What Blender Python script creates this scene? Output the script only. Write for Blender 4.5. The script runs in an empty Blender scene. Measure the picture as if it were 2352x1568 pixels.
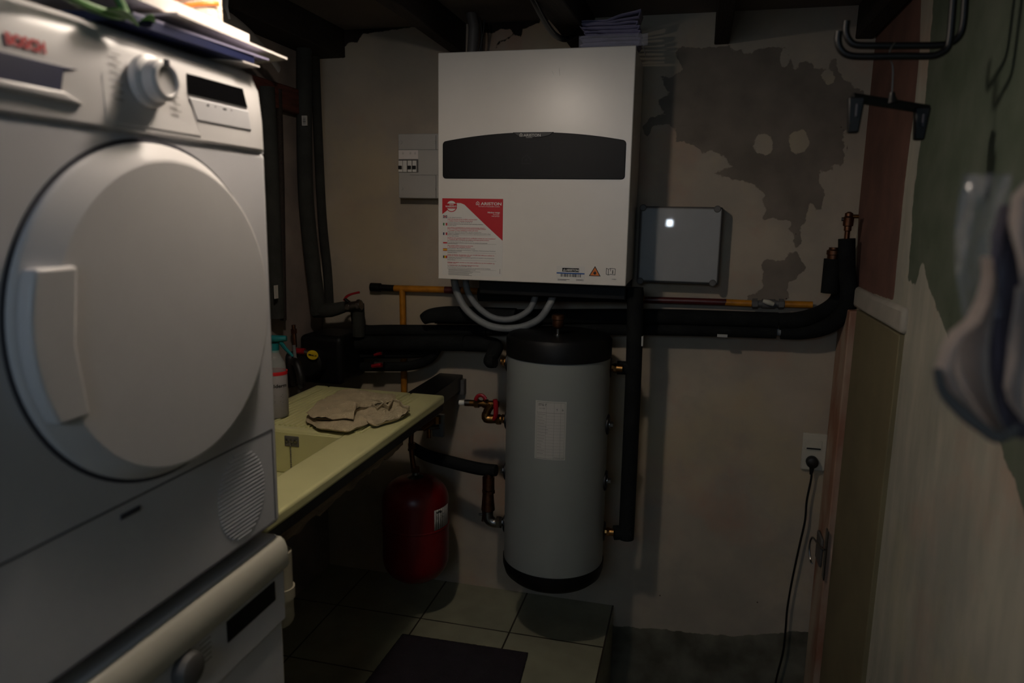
import bpy, bmesh, math, random
import numpy as np
from mathutils import Vector, Matrix, noise as mn
random.seed(7)
PI = math.pi
S = bpy.context.scene
C = S.collection
# ------------------------------------------------------------------ camera
F = 1667.6; CX, CY = 1176.0, 784.0; CZ = 1.47
YAW, PIT, ROL = .24485, .1752, -.01705
def cam_axes():
    cy, sy, cp, sp, cr, sr = math.cos(YAW), math.sin(YAW), math.cos(PIT), math.sin(PIT), math.cos(ROL), math.sin(ROL)
    right = np.array([cy, sy, 0]); fwd = np.array([-sy*cp, cy*cp, -sp]); down = np.cross(fwd, right)
    return cr*right+sr*down, -sr*right+cr*down, fwd
AX = cam_axes()
cd = bpy.data.cameras.new('camera'); cam = bpy.data.objects.new('camera', cd); C.objects.link(cam)
r_, d_, f_ = AX
cam.matrix_world = Matrix(((r_[0], -d_[0], -f_[0], 0), (r_[1], -d_[1], -f_[1], 0), (r_[2], -d_[2], -f_[2], CZ), (0, 0, 0, 1)))
cd.sensor_width = 36; cd.lens = F/2352*36; cd.clip_start = .02
cd.dof.use_dof = True; cd.dof.focus_distance = 2.3; cd.dof.aperture_fstop = 2.8
S.camera = cam
def at(px, py, x=None, y=None, z=None):
    """point of the room seen at a picture position, on the real plane x=, y= or z="""
    d = AX[0]*(px-CX)/F + AX[1]*(py-CY)/F + AX[2]
    k = x/d[0] if x is not None else (y/d[1] if y is not None else (z-CZ)/d[2])
    return Vector((d[0]*k, d[1]*k, d[2]*k+CZ))
# ------------------------------------------------------------------ world, lights, exposure
w = bpy.data.worlds.new('world'); S.world = w; w.use_nodes = True
w.node_tree.nodes['Background'].inputs[0].default_value = (.35, .45, .6, 1)
w.node_tree.nodes['Background'].inputs[1].default_value = .02
S.view_settings.view_transform = 'Standard'; S.view_settings.look = 'None'
S.view_settings.exposure = 0; S.view_settings.gamma = 1; S.view_settings.use_curve_mapping = False
def light(name, kind, loc, energy, col, rot=(0, 0, 0), **kw):
    l = bpy.data.lights.new(name, kind); l.energy = energy; l.color = col
    for k, v in kw.items(): setattr(l, k, v)
    o = bpy.data.objects.new(name, l); o.location = loc; o.rotation_euler = rot; C.objects.link(o); return o
light('bulb_light', 'POINT', (-.60, 1.12, 1.985), 8.4, (1, .86, .73), shadow_soft_size=.032)
light('daylight', 'AREA', (-.35, -1.40, 1.90), 4.8, (.62, .80, 1), (math.radians(72), 0, 0), shape='RECTANGLE', size=.9, size_y=.4)

# ------------------------------------------------------------------ materials
def lin(c):
    return tuple(((v/255)/12.92 if v/255 <= .04045 else ((v/255+.055)/1.055)**2.4) for v in c) + (1,)
def mat(name, rgb, rough=.5, metal=0, vary=.12, scale=18, bump=0, bscale=80, spec=.5, coat=0, rgb2=None, emit=0, trans=0, alpha=1, stretch=None):
    m = bpy.data.materials.new(name); m.use_nodes = True; nt = m.node_tree; N = nt.nodes; L = nt.links
    b = N['Principled BSDF']; b.inputs['Roughness'].default_value = rough; b.inputs['Metallic'].default_value = metal
    b.inputs['Specular IOR Level'].default_value = spec; b.inputs['Coat Weight'].default_value = coat
    b.inputs['Transmission Weight'].default_value = trans; b.inputs['Alpha'].default_value = alpha
    c1 = lin(rgb); c2 = lin(rgb2) if rgb2 else tuple(v*(1-vary) for v in c1[:3])+(1,)
    tc = N.new('ShaderNodeTexCoord'); src = tc.outputs['Object']
    if stretch:
        mp = N.new('ShaderNodeMapping'); mp.inputs['Scale'].default_value = stretch; L.new(src, mp.inputs[0]); src = mp.outputs[0]
    n = N.new('ShaderNodeTexNoise'); n.inputs['Scale'].default_value = scale; n.inputs['Detail'].default_value = 5
    L.new(src, n.inputs['Vector'])
    r = N.new('ShaderNodeValToRGB'); r.color_ramp.elements[0].position = .35; r.color_ramp.elements[1].position = .65
    r.color_ramp.elements[0].color = c2; r.color_ramp.elements[1].color = c1
    L.new(n.outputs['Fac'], r.inputs['Fac']); L.new(r.outputs['Color'], b.inputs['Base Color'])
    if bump:
        n2 = N.new('ShaderNodeTexNoise'); n2.inputs['Scale'].default_value = bscale; n2.inputs['Detail'].default_value = 4
        L.new(src, n2.inputs['Vector'])
        bp = N.new('ShaderNodeBump'); bp.inputs['Strength'].default_value = bump; bp.inputs['Distance'].default_value = .004
        L.new(n2.outputs['Fac'], bp.inputs['Height']); L.new(bp.outputs['Normal'], b.inputs['Normal'])
    if emit:
        b.inputs['Emission Color'].default_value = c1; b.inputs['Emission Strength'].default_value = emit
    return m
M = {}
M['enamel'] = mat('white_enamel', (206, 206, 210), .38, vary=.03)
M['enamel2'] = mat('dryer_white_plastic', (214, 212, 212), .42, vary=.03)
M['seam'] = mat('seam_grey', (70, 70, 78), .6)
M['unit'] = mat('cream_white_steel', (226, 222, 214), .31, vary=.02, spec=.5)
M['blk'] = mat('black_plastic', (14, 15, 16), .5, vary=.2, spec=.22)
M['faint'] = mat('faint_grey', (34, 35, 36), .5, spec=.2)
M['blkgloss'] = mat('black_glass', (10, 10, 12), .22, vary=.2)
M['foam'] = mat('black_foam', (25, 27, 27), .9, spec=.2, vary=.35, bump=.3, bscale=260)
M['foamg'] = mat('grey_foam', (54, 55, 52), .9, spec=.2, vary=.25, bump=.3, bscale=260)
M['hose'] = mat('grey_hose', (124, 128, 130), .6, vary=.2)
M['tank'] = mat('grey_vinyl', (134, 139, 136), .42, vary=.06, scale=6)
M['brass'] = mat('brass', (160, 116, 66), .34, 1, vary=.35, scale=60)
M['copper'] = mat('copper', (126, 86, 64), .42, 1, vary=.35, scale=50)
M['steel'] = mat('steel', (150, 148, 145), .3, 1, vary=.25, scale=60)
M['redpl'] = mat('red_plastic', (150, 16, 30), .4)
M['redmetal'] = mat('red_enamel', (112, 9, 16), .33, vary=.15, scale=12)
M['red'] = mat('red_print', (190, 20, 32), .5, vary=.02)
M['white'] = mat('white_print', (222, 220, 214), .5, vary=.03)
M['greyprint'] = mat('grey_print', (108, 106, 104), .5)
M['redprint'] = mat('pale_red_print', (196, 70, 76), .5)
M['blue'] = mat('blue_print', (40, 90, 160), .5)
M['navy'] = mat('navy_print', (22, 30, 70), .5)
M['green'] = mat('green_print', (20, 110, 50), .5)
M['yellow'] = mat('yellow_print', (224, 190, 30), .5)
M['orange'] = mat('orange_print', (226, 120, 40), .5)
M['ochre'] = mat('yellow_ochre_paint', (196, 128, 22), .45, vary=.35, scale=30)
M['dkred'] = mat('dark_red_paint', (84, 30, 28), .4, vary=.3)
M['box'] = mat('grey_white_plastic', (178, 176, 170), .45, vary=.04)
M['lid'] = mat('satin_grey_lid', (150, 152, 152), .5, vary=.04, coat=1)
M['gbox'] = mat('weathered_grey_plastic', (96, 94, 92), .55, vary=.2)
M['plate'] = mat('ivory_plastic', (196, 192, 176), .4, vary=.03)
M['sink'] = mat('ivory_ceramic', (208, 206, 152), .3, vary=.08, scale=8)
M['towel'] = mat('beige_terry', (200, 184, 150), .95, vary=.2, bump=1.0, bscale=420)
M['terry'] = mat('white_terry', (216, 200, 184), .95, vary=.2, bump=1, bscale=300)
M['beam'] = mat('dark_oak', (38, 27, 20), .8, vary=.45, scale=10, bump=.6, bscale=40, stretch=(8, 1, 8))
M['redwood'] = mat('red_brown_wood', (92, 44, 32), .75, vary=.5, scale=14, bump=.5, bscale=50, stretch=(6, 1, 6))
M['batten'] = mat('raw_wood', (132, 112, 88), .8, vary=.4, scale=14, bump=.5, bscale=50, stretch=(6, 1, 6))
M['ceil'] = mat('ceiling_board', (112, 104, 98), .9, vary=.12, scale=6)
M['mat'] = mat('purple_mat', (46, 38, 46), .95, vary=.3, bump=1, bscale=350)
M['paper'] = mat('paper', (225, 218, 214), .6, vary=.03)
M['lilac'] = mat('lilac_paper', (138, 134, 162), .6, vary=.2, scale=30)
M['film'] = mat('clear_film', (220, 220, 235), .08, vary=.02, alpha=.16, coat=1)
M['teal'] = mat('teal_plastic', (14, 104, 108), .35)
M['bottle'] = mat('grey_label', (150, 148, 152), .4, vary=.05)
M['clear'] = mat('clear_plastic', (190, 200, 200), .06, vary=.02, alpha=.35, coat=1)
M['leaf'] = mat('green_leaf', (58, 120, 26), .5, vary=.4)
M['pink'] = mat('peach_plastic', (206, 176, 160), .5, vary=.06)
M['rubber'] = mat('black_rubber', (14, 14, 15), .5)
M['black_steel'] = mat('black_steel', (12, 12, 13), .45)
M['cloth'] = mat('white_cotton', (206, 194, 186), .9, vary=.12, bump=.5, bscale=200)
def translucent(m, fac):
    N, L = m.node_tree.nodes, m.node_tree.links; b = N['Principled BSDF']; t_ = N.new('ShaderNodeBsdfTranslucent'); x_ = N.new('ShaderNodeMixShader')
    L.new(b.inputs['Base Color'].links[0].from_socket, t_.inputs['Color']); x_.inputs[0].default_value = fac
    L.new(b.outputs[0], x_.inputs[1]); L.new(t_.outputs[0], x_.inputs[2]); L.new(x_.outputs[0], N['Material Output'].inputs['Surface'])
translucent(M['cloth'], .5)
M['olive'] = mat('olive_board', (128, 119, 90), .75, vary=.18, scale=5)
M['pvc'] = mat('cream_pvc', (170, 164, 146), .45, vary=.1)
M['wframe'] = mat('worn_painted_wood', (186, 172, 152), .7, rgb2=(150, 104, 82), scale=9, stretch=(1, 1, .35))
M['dirt'] = mat('dark_earth', (78, 76, 66), .95, vary=.5, scale=12, bump=1, bscale=30)
M['greyring'] = mat('dull_white_plastic', (128, 124, 120), .5)

def nodes(m): return m.node_tree.nodes, m.node_tree.links
# tiles
def tile_mat():
    m = mat('floor_tiles', (150, 150, 128), .35, vary=.2, scale=9); N, L = nodes(m); b = N['Principled BSDF']
    src = b.inputs['Base Color'].links[0].from_socket
    tc = N.new('ShaderNodeTexCoord'); sp = N.new('ShaderNodeSeparateXYZ'); L.new(tc.outputs['Object'], sp.inputs[0])
    def edge(axis, off, per):
        a = N.new('ShaderNodeMath'); a.operation = 'SUBTRACT'; L.new(sp.outputs[axis], a.inputs[0]); a.inputs[1].default_value = off
        q = N.new('ShaderNodeMath'); q.operation = 'PINGPONG'; L.new(a.outputs[0], q.inputs[0]); q.inputs[1].default_value = per/2
        c = N.new('ShaderNodeMath'); c.operation = 'LESS_THAN'; L.new(q.outputs[0], c.inputs[0]); c.inputs[1].default_value = .003
        return c
    global TX, TY, TP
    e1 = edge(0, TX, TP); e2 = edge(1, TY, TP)
    mx = N.new('ShaderNodeMath'); mx.operation = 'MAXIMUM'; L.new(e1.outputs[0], mx.inputs[0]); L.new(e2.outputs[0], mx.inputs[1])
    mix = N.new('ShaderNodeMix'); mix.data_type = 'RGBA'; L.new(mx.outputs[0], mix.inputs['Factor']); L.new(src, mix.inputs['A'])
    mix.inputs['B'].default_value = lin((52, 46, 36)); L.new(mix.outputs['Result'], b.inputs['Base Color'])
    return m
# wall: plaster with masks traced as distance fields, edges roughened by noise
def wall_mat(name, base, base2, layers, scale=5, bump=.25, streak=None):
    m = mat(name, base, .85, rgb2=base2, scale=scale, stretch=streak, spec=.25); N, L = nodes(m); b = N['Principled BSDF']
    cur = b.inputs['Base Color'].links[0].from_socket
    tc = N.new('ShaderNodeTexCoord')
    def nz(scale, detail=6):
        n = N.new('ShaderNodeTexNoise'); n.inputs['Scale'].default_value = scale; n.inputs['Detail'].default_value = detail
        L.new(tc.outputs['Object'], n.inputs['Vector']); return n.outputs['Fac']
    hsum = None
    for sc, c, lo, hi, st in ((2.3, tuple(min(255, int(v*k)) for v, k in zip(base, (1.0, .84, .80))), .52, .68, .55), (3.1, tuple(min(255, int(v*k)) for v, k in zip(base, (.86, .88, .90))), .5, .66, .6), (1.7, tuple(min(255, int(v*k)) for v, k in zip(base, (1.02, 1.0, .92))), .5, .62, .6)):
        mp = N.new('ShaderNodeMapping'); mp.inputs['Location'].default_value = (sc*3, sc, sc*2); L.new(tc.outputs['Object'], mp.inputs[0])
        n = N.new('ShaderNodeTexNoise'); n.inputs['Scale'].default_value = sc; n.inputs['Detail'].default_value = 7; n.inputs['Roughness'].default_value = .65; L.new(mp.outputs[0], n.inputs['Vector'])
        mr = N.new('ShaderNodeMapRange'); mr.inputs['From Min'].default_value = lo; mr.inputs['From Max'].default_value = hi; mr.inputs['To Max'].default_value = st; L.new(n.outputs['Fac'], mr.inputs['Value'])
        mix = N.new('ShaderNodeMix'); mix.data_type = 'RGBA'; L.new(mr.outputs[0], mix.inputs['Factor']); L.new(cur, mix.inputs['A']); mix.inputs['B'].default_value = lin(c); cur = mix.outputs['Result']
    for attr, c1, c2, amp, ns in layers:
        a = N.new('ShaderNodeAttribute'); a.attribute_name = attr
        s = N.new('ShaderNodeMath'); s.operation = 'MULTIPLY_ADD'; L.new(nz(ns, 8), s.inputs[0]); s.inputs[1].default_value = amp; s.inputs[2].default_value = -amp/2
        d = N.new('ShaderNodeMath'); d.operation = 'ADD'; L.new(a.outputs['Fac'], d.inputs[0]); L.new(s.outputs[0], d.inputs[1])
        mr = N.new('ShaderNodeMapRange'); mr.inputs['From Min'].default_value = -.0015; mr.inputs['From Max'].default_value = .0015
        L.new(d.outputs[0], mr.inputs['Value'])
        r = N.new('ShaderNodeValToRGB'); r.color_ramp.elements[0].position = .35; r.color_ramp.elements[1].position = .65
        r.color_ramp.elements[0].color = lin(c1); r.color_ramp.elements[1].color = lin(c2); L.new(nz(9), r.inputs['Fac'])
        mix = N.new('ShaderNodeMix'); mix.data_type = 'RGBA'; L.new(mr.outputs[0], mix.inputs['Factor'])
        L.new(cur, mix.inputs['A']); L.new(r.outputs['Color'], mix.inputs['B']); cur = mix.outputs['Result']
        if hsum is None: hsum = mr.outputs[0]
    # small dark pits and scratches
    v = N.new('ShaderNodeTexVoronoi'); v.inputs['Scale'].default_value = 9; v.inputs['Randomness'].default_value = 1; L.new(tc.outputs['Object'], v.inputs['Vector'])
    lt = N.new('ShaderNodeMath'); lt.operation = 'LESS_THAN'; L.new(v.outputs['Distance'], lt.inputs[0]); lt.inputs[1].default_value = .022
    mix = N.new('ShaderNodeMix'); mix.data_type = 'RGBA'; L.new(lt.outputs[0], mix.inputs['Factor']); L.new(cur, mix.inputs['A']); mix.inputs['B'].default_value = lin((60, 50, 42))
    L.new(mix.outputs['Result'], b.inputs['Base Color'])
    bp = N.new('ShaderNodeBump'); bp.inputs['Strength'].default_value = bump; bp.inputs['Distance'].default_value = .006
    h = N.new('ShaderNodeMath'); h.operation = 'SUBTRACT'; L.new(nz(14, 6), h.inputs[0])
    if hsum: L.new(hsum, h.inputs[1])
    L.new(h.outputs[0], bp.inputs['Height']); L.new(bp.outputs['Normal'], b.inputs['Normal'])
    return m

# ------------------------------------------------------------------ mesh building
class G:
    def __init__(s): s.v = []; s.f = []
    def add(s, vs, fs):
        k = len(s.v); s.v += [tuple(v) for v in vs]; s.f += [tuple(i+k for i in f) for f in fs]; return s
    def box(s, a, b, rz=0):
        (x0, y0, z0), (x1, y1, z1) = a, b
        vs = [(x, y, z) for z in (z0, z1) for x, y in ((x0, y0), (x1, y0), (x1, y1), (x0, y1))]
        if rz:
            cx, cy = (x0+x1)/2, (y0+y1)/2; c, n = math.cos(rz), math.sin(rz)
            vs = [(cx+(x-cx)*c-(y-cy)*n, cy+(x-cx)*n+(y-cy)*c, z) for x, y, z in vs]
        return s.add(vs, [(3, 2, 1, 0), (4, 5, 6, 7), (0, 1, 5, 4), (1, 2, 6, 5), (2, 3, 7, 6), (3, 0, 4, 7)])
    def tube(s, pts, r, n=14, smooth=0, flat=1.0, up=None):
        P = [Vector(p) for p in pts]
        R = list(r) if isinstance(r, (list, tuple)) else [r]*len(P)
        if smooth:
            Q = []; RR = []
            for i in range(len(P)-1):
                p0, p1, p2, p3 = P[max(i-1, 0)], P[i], P[i+1], P[min(i+2, len(P)-1)]
                for k in range(smooth):
                    t = k/smooth
                    Q.append(.5*((2*p1)+(-p0+p2)*t+(2*p0-5*p1+4*p2-p3)*t*t+(-p0+3*p1-3*p2+p3)*t**3)); RR.append(R[i]*(1-t)+R[i+1]*t)
            Q.append(P[-1]); RR.append(R[-1]); P = Q; R = RR
        T = [(P[min(i+1, len(P)-1)]-P[max(i-1, 0)]).normalized() for i in range(len(P))]
        u = Vector(up) if up else (Vector((0, 0, 1)) if abs(T[0].z) < .9 else Vector((1, 0, 0)))
        vs = []
        for i, p in enumerate(P):
            u = (u - T[i]*u.dot(T[i])).normalized(); w_ = T[i].cross(u)
            vs += [p + (u*math.cos(2*PI*k/n) + w_*math.sin(2*PI*k/n)*flat)*R[i] for k in range(n)]
        fs = [(i*n+k, i*n+(k+1) % n, (i+1)*n+(k+1) % n, (i+1)*n+k) for i in range(len(P)-1) for k in range(n)]
        fs += [tuple(range(n-1, -1, -1)), tuple(range((len(P)-1)*n, len(P)*n))]
        return s.add(vs, fs)
    def lathe(s, prof, c, axis='z', n=48):
        c = Vector(c); ax = {'x': Vector((1, 0, 0)), 'y': Vector((0, 1, 0)), 'z': Vector((0, 0, 1))}[axis] if isinstance(axis, str) else Vector(axis).normalized()
        u = Vector((0, 0, 1)) if abs(ax.z) < .9 else Vector((1, 0, 0)); u = (u-ax*u.dot(ax)).normalized(); w_ = ax.cross(u)
        vs = [c+ax*h+(u*math.cos(2*PI*k/n)+w_*math.sin(2*PI*k/n))*max(r, 1e-5) for r, h in prof for k in range(n)]
        fs = [(i*n+k, i*n+(k+1) % n, (i+1)*n+(k+1) % n, (i+1)*n+k) for i in range(len(prof)-1) for k in range(n)]
        fs += [tuple(range(n-1, -1, -1)), tuple(range((len(prof)-1)*n, len(prof)*n))]
        return s.add(vs, fs)
    def prism(s, poly, axis, lo, hi):
        n = len(poly)
        f = {'x': lambda a, b, h: (h, a, b), 'y': lambda a, b, h: (a, h, b), 'z': lambda a, b, h: (a, b, h)}[axis]
        vs = [f(a, b, lo) for a, b in poly]+[f(a, b, hi) for a, b in poly]
        return s.add(vs, [tuple(range(n-1, -1, -1)), tuple(range(n, 2*n))]+[(i, (i+1) % n, n+(i+1) % n, n+i) for i in range(n)])
    def surf(s, nu, nv, fn, th=0):
        vs = [Vector(fn(i/(nu-1), j/(nv-1))) for i in range(nu) for j in range(nv)]
        fs = [(i*nv+j, (i+1)*nv+j, (i+1)*nv+j+1, i*nv+j+1) for i in range(nu-1) for j in range(nv-1)]
        return s.add(vs, fs)
    def text(s, body, size, o, face='-y', align='LEFT', bold=0, depth=.0004, tilt=0, xs=1, spacing=1):
        c = bpy.data.curves.new('t', 'FONT'); c.body = body; c.size = size; c.align_x = align; c.extrude = depth/2; c.offset = bold; c.space_character = spacing
        c.resolution_u = 3
        ob = bpy.data.objects.new('t', c); C.objects.link(ob)
        dg = bpy.context.evaluated_depsgraph_get(); me = bpy.data.meshes.new_from_object(ob.evaluated_get(dg))
        vs = [v.co.copy() for v in me.vertices]; fs = [tuple(p.vertices) for p in me.polygons]
        bpy.data.objects.remove(ob); bpy.data.curves.remove(c); bpy.data.meshes.remove(me)
        ct, st = math.cos(tilt), math.sin(tilt); out = []
        for v in vs:
            a, b = (v.x*xs)*ct-v.y*st, (v.x*xs)*st+v.y*ct
            if face == '-y': out.append((o[0]+a, o[1]-v.z, o[2]+b))
            elif face == '+x': out.append((o[0]+v.z, o[1]+a, o[2]+b))
        return s.add(out, fs)
WORLD = {}
def tag(o, label=None, cat=None, group=None, kind=None):
    if label: o['label'] = label
    if cat: o['category'] = cat
    if group: o['group'] = group
    if kind: o['kind'] = kind
    return o
def obj(name, g, m, parent=None, smooth=True, bevel=0, solid=0, sub=0, seg=2, angle=35):
    me = bpy.data.meshes.new(name)
    lo = Vector([min(v[i] for v in g.v) for i in range(3)]); hi = Vector([max(v[i] for v in g.v) for i in range(3)])
    c = (lo+hi)/2
    me.from_pydata([tuple(Vector(v)-c) for v in g.v], [], g.f); me.validate(); 
    bm = bmesh.new(); bm.from_mesh(me); bmesh.ops.recalc_face_normals(bm, faces=bm.faces); bm.to_mesh(me); bm.free()
    if smooth: me.shade_smooth(); me.set_sharp_from_angle(angle=math.radians(angle))
    me.materials.append(M[m] if isinstance(m, str) else m)
    o = bpy.data.objects.new(name, me); C.objects.link(o)
    if parent: o.parent = parent; o.location = c-WORLD[parent.name]
    else: o.location = c
    WORLD[o.name] = c.copy()
    if sub: md = o.modifiers.new('sub', 'SUBSURF'); md.levels = md.render_levels = sub
    if solid: md = o.modifiers.new('solid', 'SOLIDIFY'); md.thickness = solid
    if bevel: md = o.modifiers.new('bevel', 'BEVEL'); md.width = bevel; md.segments = seg; md.limit_method = 'ANGLE'; md.angle_limit = math.radians(40)
    return o
def thing(name, loc, label, cat, group=None):
    o = bpy.data.objects.new(name, None); o.location = loc; o.empty_display_size = .05; C.objects.link(o)
    WORLD[o.name] = Vector(loc); return tag(o, label, cat, group)
def struct(name, g, m, label=None, **kw):
    o = obj(name, g, m, **kw); o['kind'] = 'structure'
    if label: o['label'] = label
    return o
def copy_thing(o, loc, label):
    c = o.copy(); C.objects.link(c); c.location = loc; c['label'] = label; WORLD[c.name] = Vector(loc)
    for ch in [k for k in o.children]:
        d = ch.copy(); d.parent = c; C.objects.link(d)
        for gk in [k for k in ch.children]:
            e = gk.copy(); e.parent = d; C.objects.link(e)
    return c

# ------------------------------------------------------------------ the room
WY = 2.58; RX = .5; LX = -1.42; CEIL = 2.12
def sdf(pts, poly):
    P = np.array(poly, float); d = np.full(len(pts), 1e9); ins = np.zeros(len(pts), bool)
    for i in range(len(P)):
        a, b = P[i], P[(i+1) % len(P)]; ab = b-a; t = np.clip(((pts-a)@ab)/max(ab@ab, 1e-12), 0, 1)
        d = np.minimum(d, np.linalg.norm(pts-(a+t[:, None]*ab), axis=1))
        c = ((a[1] > pts[:, 1]) != (b[1] > pts[:, 1])); xx = a[0]+(pts[:, 1]-a[1])*(b[0]-a[0])/((b[1]-a[1]) if b[1] != a[1] else 1e-9)
        ins ^= c & (pts[:, 0] < xx)
    return np.where(ins, d, -d)
def wall_grid(name, axis, pos, a0, a1, z0, z1, step, fields, m):
    na, nz = int((a1-a0)/step)+1, int((z1-z0)/step)+1
    A = np.linspace(a0, a1, na); Z = np.linspace(z0, z1, nz)
    g = G(); pts = np.array([(a, z) for a in A for z in Z])
    if axis == 'y': vs = [(a, pos, z) for a, z in pts]
    else: vs = [(pos, a, z) for a, z in pts]
    k = len(vs); fs = [(i*nz+j, (i+1)*nz+j, (i+1)*nz+j+1, i*nz+j+1) for i in range(na-1) for j in range(nz-1)]
    g.v = vs; g.f = fs
    # a back face gives the wall its thickness
    th = .15 if axis == 'y' or pos > 0 else -.15
    me = bpy.data.meshes.new(name)
    c = (Vector(vs[0])+Vector(vs[-1]))/2
    allv = [tuple(Vector(v)-c) for v in vs]
    cs = [0, (na-1)*nz, (na-1)*nz+nz-1, nz-1]; off = Vector((0, th, 0)) if axis == 'y' else Vector((th, 0, 0))
    allv += [tuple(Vector(allv[i])+off) for i in cs]
    allf = fs+[(k, k+1, k+2, k+3)]
    allf += [tuple([i*nz for i in range(na)]+[k+1, k]), tuple([i*nz+nz-1 for i in range(na)]+[k+2, k+3]), tuple(list(range(nz))+[k+3, k]), tuple([(na-1)*nz+j for j in range(nz)]+[k+2, k+1])]
    me.from_pydata(allv, [], allf); me.materials.append(m)
    for fn, val in fields.items():
        at_ = me.attributes.new(fn, 'FLOAT', 'POINT'); at_.data.foreach_set('value', np.concatenate([val(pts), np.full(4, -1.)]).astype(np.float32))
    o = bpy.data.objects.new(name, me); o.location = c; C.objects.link(o); o['kind'] = 'structure'; WORLD[name] = c; return o
def wp(pts): return [(p.x, p.z) for p in (at(a, b, y=WY) for a, b in pts)]
def rp(pts): return [(p.y, p.z) for p in (at(a, b, x=RX) for a, b in pts)]
c1 = lambda L: wp([(1450+a/3.92, 50+b/3.92) for a, b in L])
c2 = lambda L: wp([(1450+a/3.92, 430+b/3.92) for a, b in L])
peel = c1([(400,235),(700,232),(770,215),(880,215),(915,260),(1000,240),(1010,285),(1070,290),(1120,240),(1250,228),(1400,240),(1430,330),(1470,460),(1510,370),(1600,350),(1650,420),(1760,430),(1800,340),(1850,330),(1860,450),(1960,550),(2080,630),(2110,660),(2010,900),(1960,960),(1900,1000),(1930,1200),(1890,1310),(1820,1270),(1810,1340),(1700,1350),(1680,1440),(1740,1520)]) \
     + c2([(1740,100),(1720,200),(1660,200),(1600,110),(1560,300),(1530,370),(1510,400),(1560,500),(1480,540),(1470,420),(1410,380),(1440,320),(1350,280),(1190,280),(1210,190),(1180,130),(1210,70)]) \
     + c1([(1130,1490),(1010,1430),(930,1420),(750,1370),(900,1300),(850,1220),(720,1150),(640,1180),(570,1120),(480,1070),(410,1075),(400,980),(330,920),(200,940),(140,1030),(90,960),(200,850),(300,830),(260,760),(250,700),(340,640),(300,560),(250,490),(370,490),(480,430),(420,350)])
peel2 = c2([(1210,630),(1300,660),(1390,660),(1420,590),(1490,580),(1530,640),(1580,710),(1540,780),(1470,830),(1420,850),(1410,920),(1420,1010),(1180,1020),(1060,1020),(1040,990),(1130,950),(1190,880),(1180,700)])
def ell(cx, cy, rx, ry): return c1([(cx+rx*math.cos(t*PI/8), cy+ry*math.sin(t*PI/8)) for t in range(16)])
holes = [ell(1190, 1100, 85, 100), ell(1510, 1080, 90, 110), ell(1380, 330, 40, 90), ell(1780, 500, 60, 60)]
def f_peel(p):
    d = np.maximum(sdf(p, peel), sdf(p, peel2))
    for h in holes: d = np.minimum(d, -sdf(p, h))
    return d
rough_poly = wp([(1385,1400),(1410,1438),(1500,1443),(1600,1455),(1700,1460),(1800,1452),(1880,1448),(1960,1450),(1960,1900),(1385,1900)])
top_poly = wp([(700,133),(795,132),(785,115),(800,98),(822,97),(832,78),(880,72),(935,64),(990,55),(990,-20),(700,-20)])
top_poly2 = wp([(1108,48),(1108,74),(1130,78),(1150,66),(1172,68),(1185,82),(1196,84),(1202,66),(1240,52),(1240,20),(1108,20)])
crack = lambda L, wd: wp([(a, b-wd) for a, b in L]+[(a, b+wd) for a, b in reversed(L)])
cracks = [crack([(1138,112),(1145,98),(1160,92),(1180,80)], 2), crack([(1930,290),(1942,302),(1945,330),(1948,360)], 1.2)]
def f_rough(p): return sdf(p, rough_poly)
def f_top(p):
    d = np.maximum(sdf(p, top_poly), sdf(p, top_poly2))
    for c in cracks: d = np.maximum(d, sdf(p, c))
    return d
M['wall'] = wall_mat('old_plaster', (180, 168, 150), (162, 152, 138), [
    ('peel', (132, 122, 110), (112, 104, 94), .034, 38), ('rough', (120, 118, 104), (84, 82, 70), .03, 20), ('masonry', (26, 23, 21), (48, 42, 38), .012, 50)], scale=4)
M['rwall'] = wall_mat('plasterboard_and_filler', (184, 182, 168), (160, 160, 148), [
    ('board', (124, 92, 82), (108, 82, 74), .008, 40), ('greenboard', (86, 98, 82), (104, 112, 98), .03, 22), ('groove', (30, 28, 24), (40, 36, 30), .001, 30)], scale=7, streak=(1, 2.2, .5))
wall_grid('wall_back', 'y', WY, LX-.02, RX+.02, -.75, CEIL+.02, .008, {'peel': f_peel, 'rough': f_rough, 'masonry': f_top}, M['wall'])
board = rp([(1993,-60),(2118,-60),(2112,120),(2100,250),(2078,420),(2052,690),(2000,672),(1966,655)])
green = rp([(2148,-60),(2135,120),(2118,300),(2100,430),(2085,640),(2103,655),(2120,600),(2128,640),(2160,735),(2200,830),(2290,1005),(2330,1100),(2352,1180)]) + [(.9, .75), (.2, .2), (.2, 2.3), (1.5, 2.3)]
wall_grid('wall_right', 'x', RX, -1.55, WY, -.75, CEIL+.02, .012, {'board': lambda p: sdf(p, board), 'greenboard': lambda p: sdf(p, green), 'groove': lambda p: np.full(len(p), -1.)}, M['rwall'])
M['filler'] = mat('filler', (176, 172, 160), .9, vary=.15, scale=12, bump=.3, bscale=30)
M['plain'] = mat('left_plaster', (150, 136, 126), .9, rgb2=(118, 108, 102), scale=4, bump=.3, bscale=20)
struct('wall_left', G().box((LX-.15, -1.55, -.75), (LX, WY+.15, CEIL+.02)), 'plain')
g = G().box((LX-.15, -1.7, -.75), (-.85, -1.55, 2.3)).box((.15, -1.7, -.75), (RX+.15, -1.55, 2.3)).box((-.85, -1.7, 2.15), (.15, -1.55, 2.3)).box((-.85, -1.7, -.75), (.15, -1.55, .0))
struct('wall_front', g, 'plain')
struct('ceiling', G().box((LX-.15, -1.7, CEIL), (RX+.15, WY+.15, CEIL+.1)), 'ceil')
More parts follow.
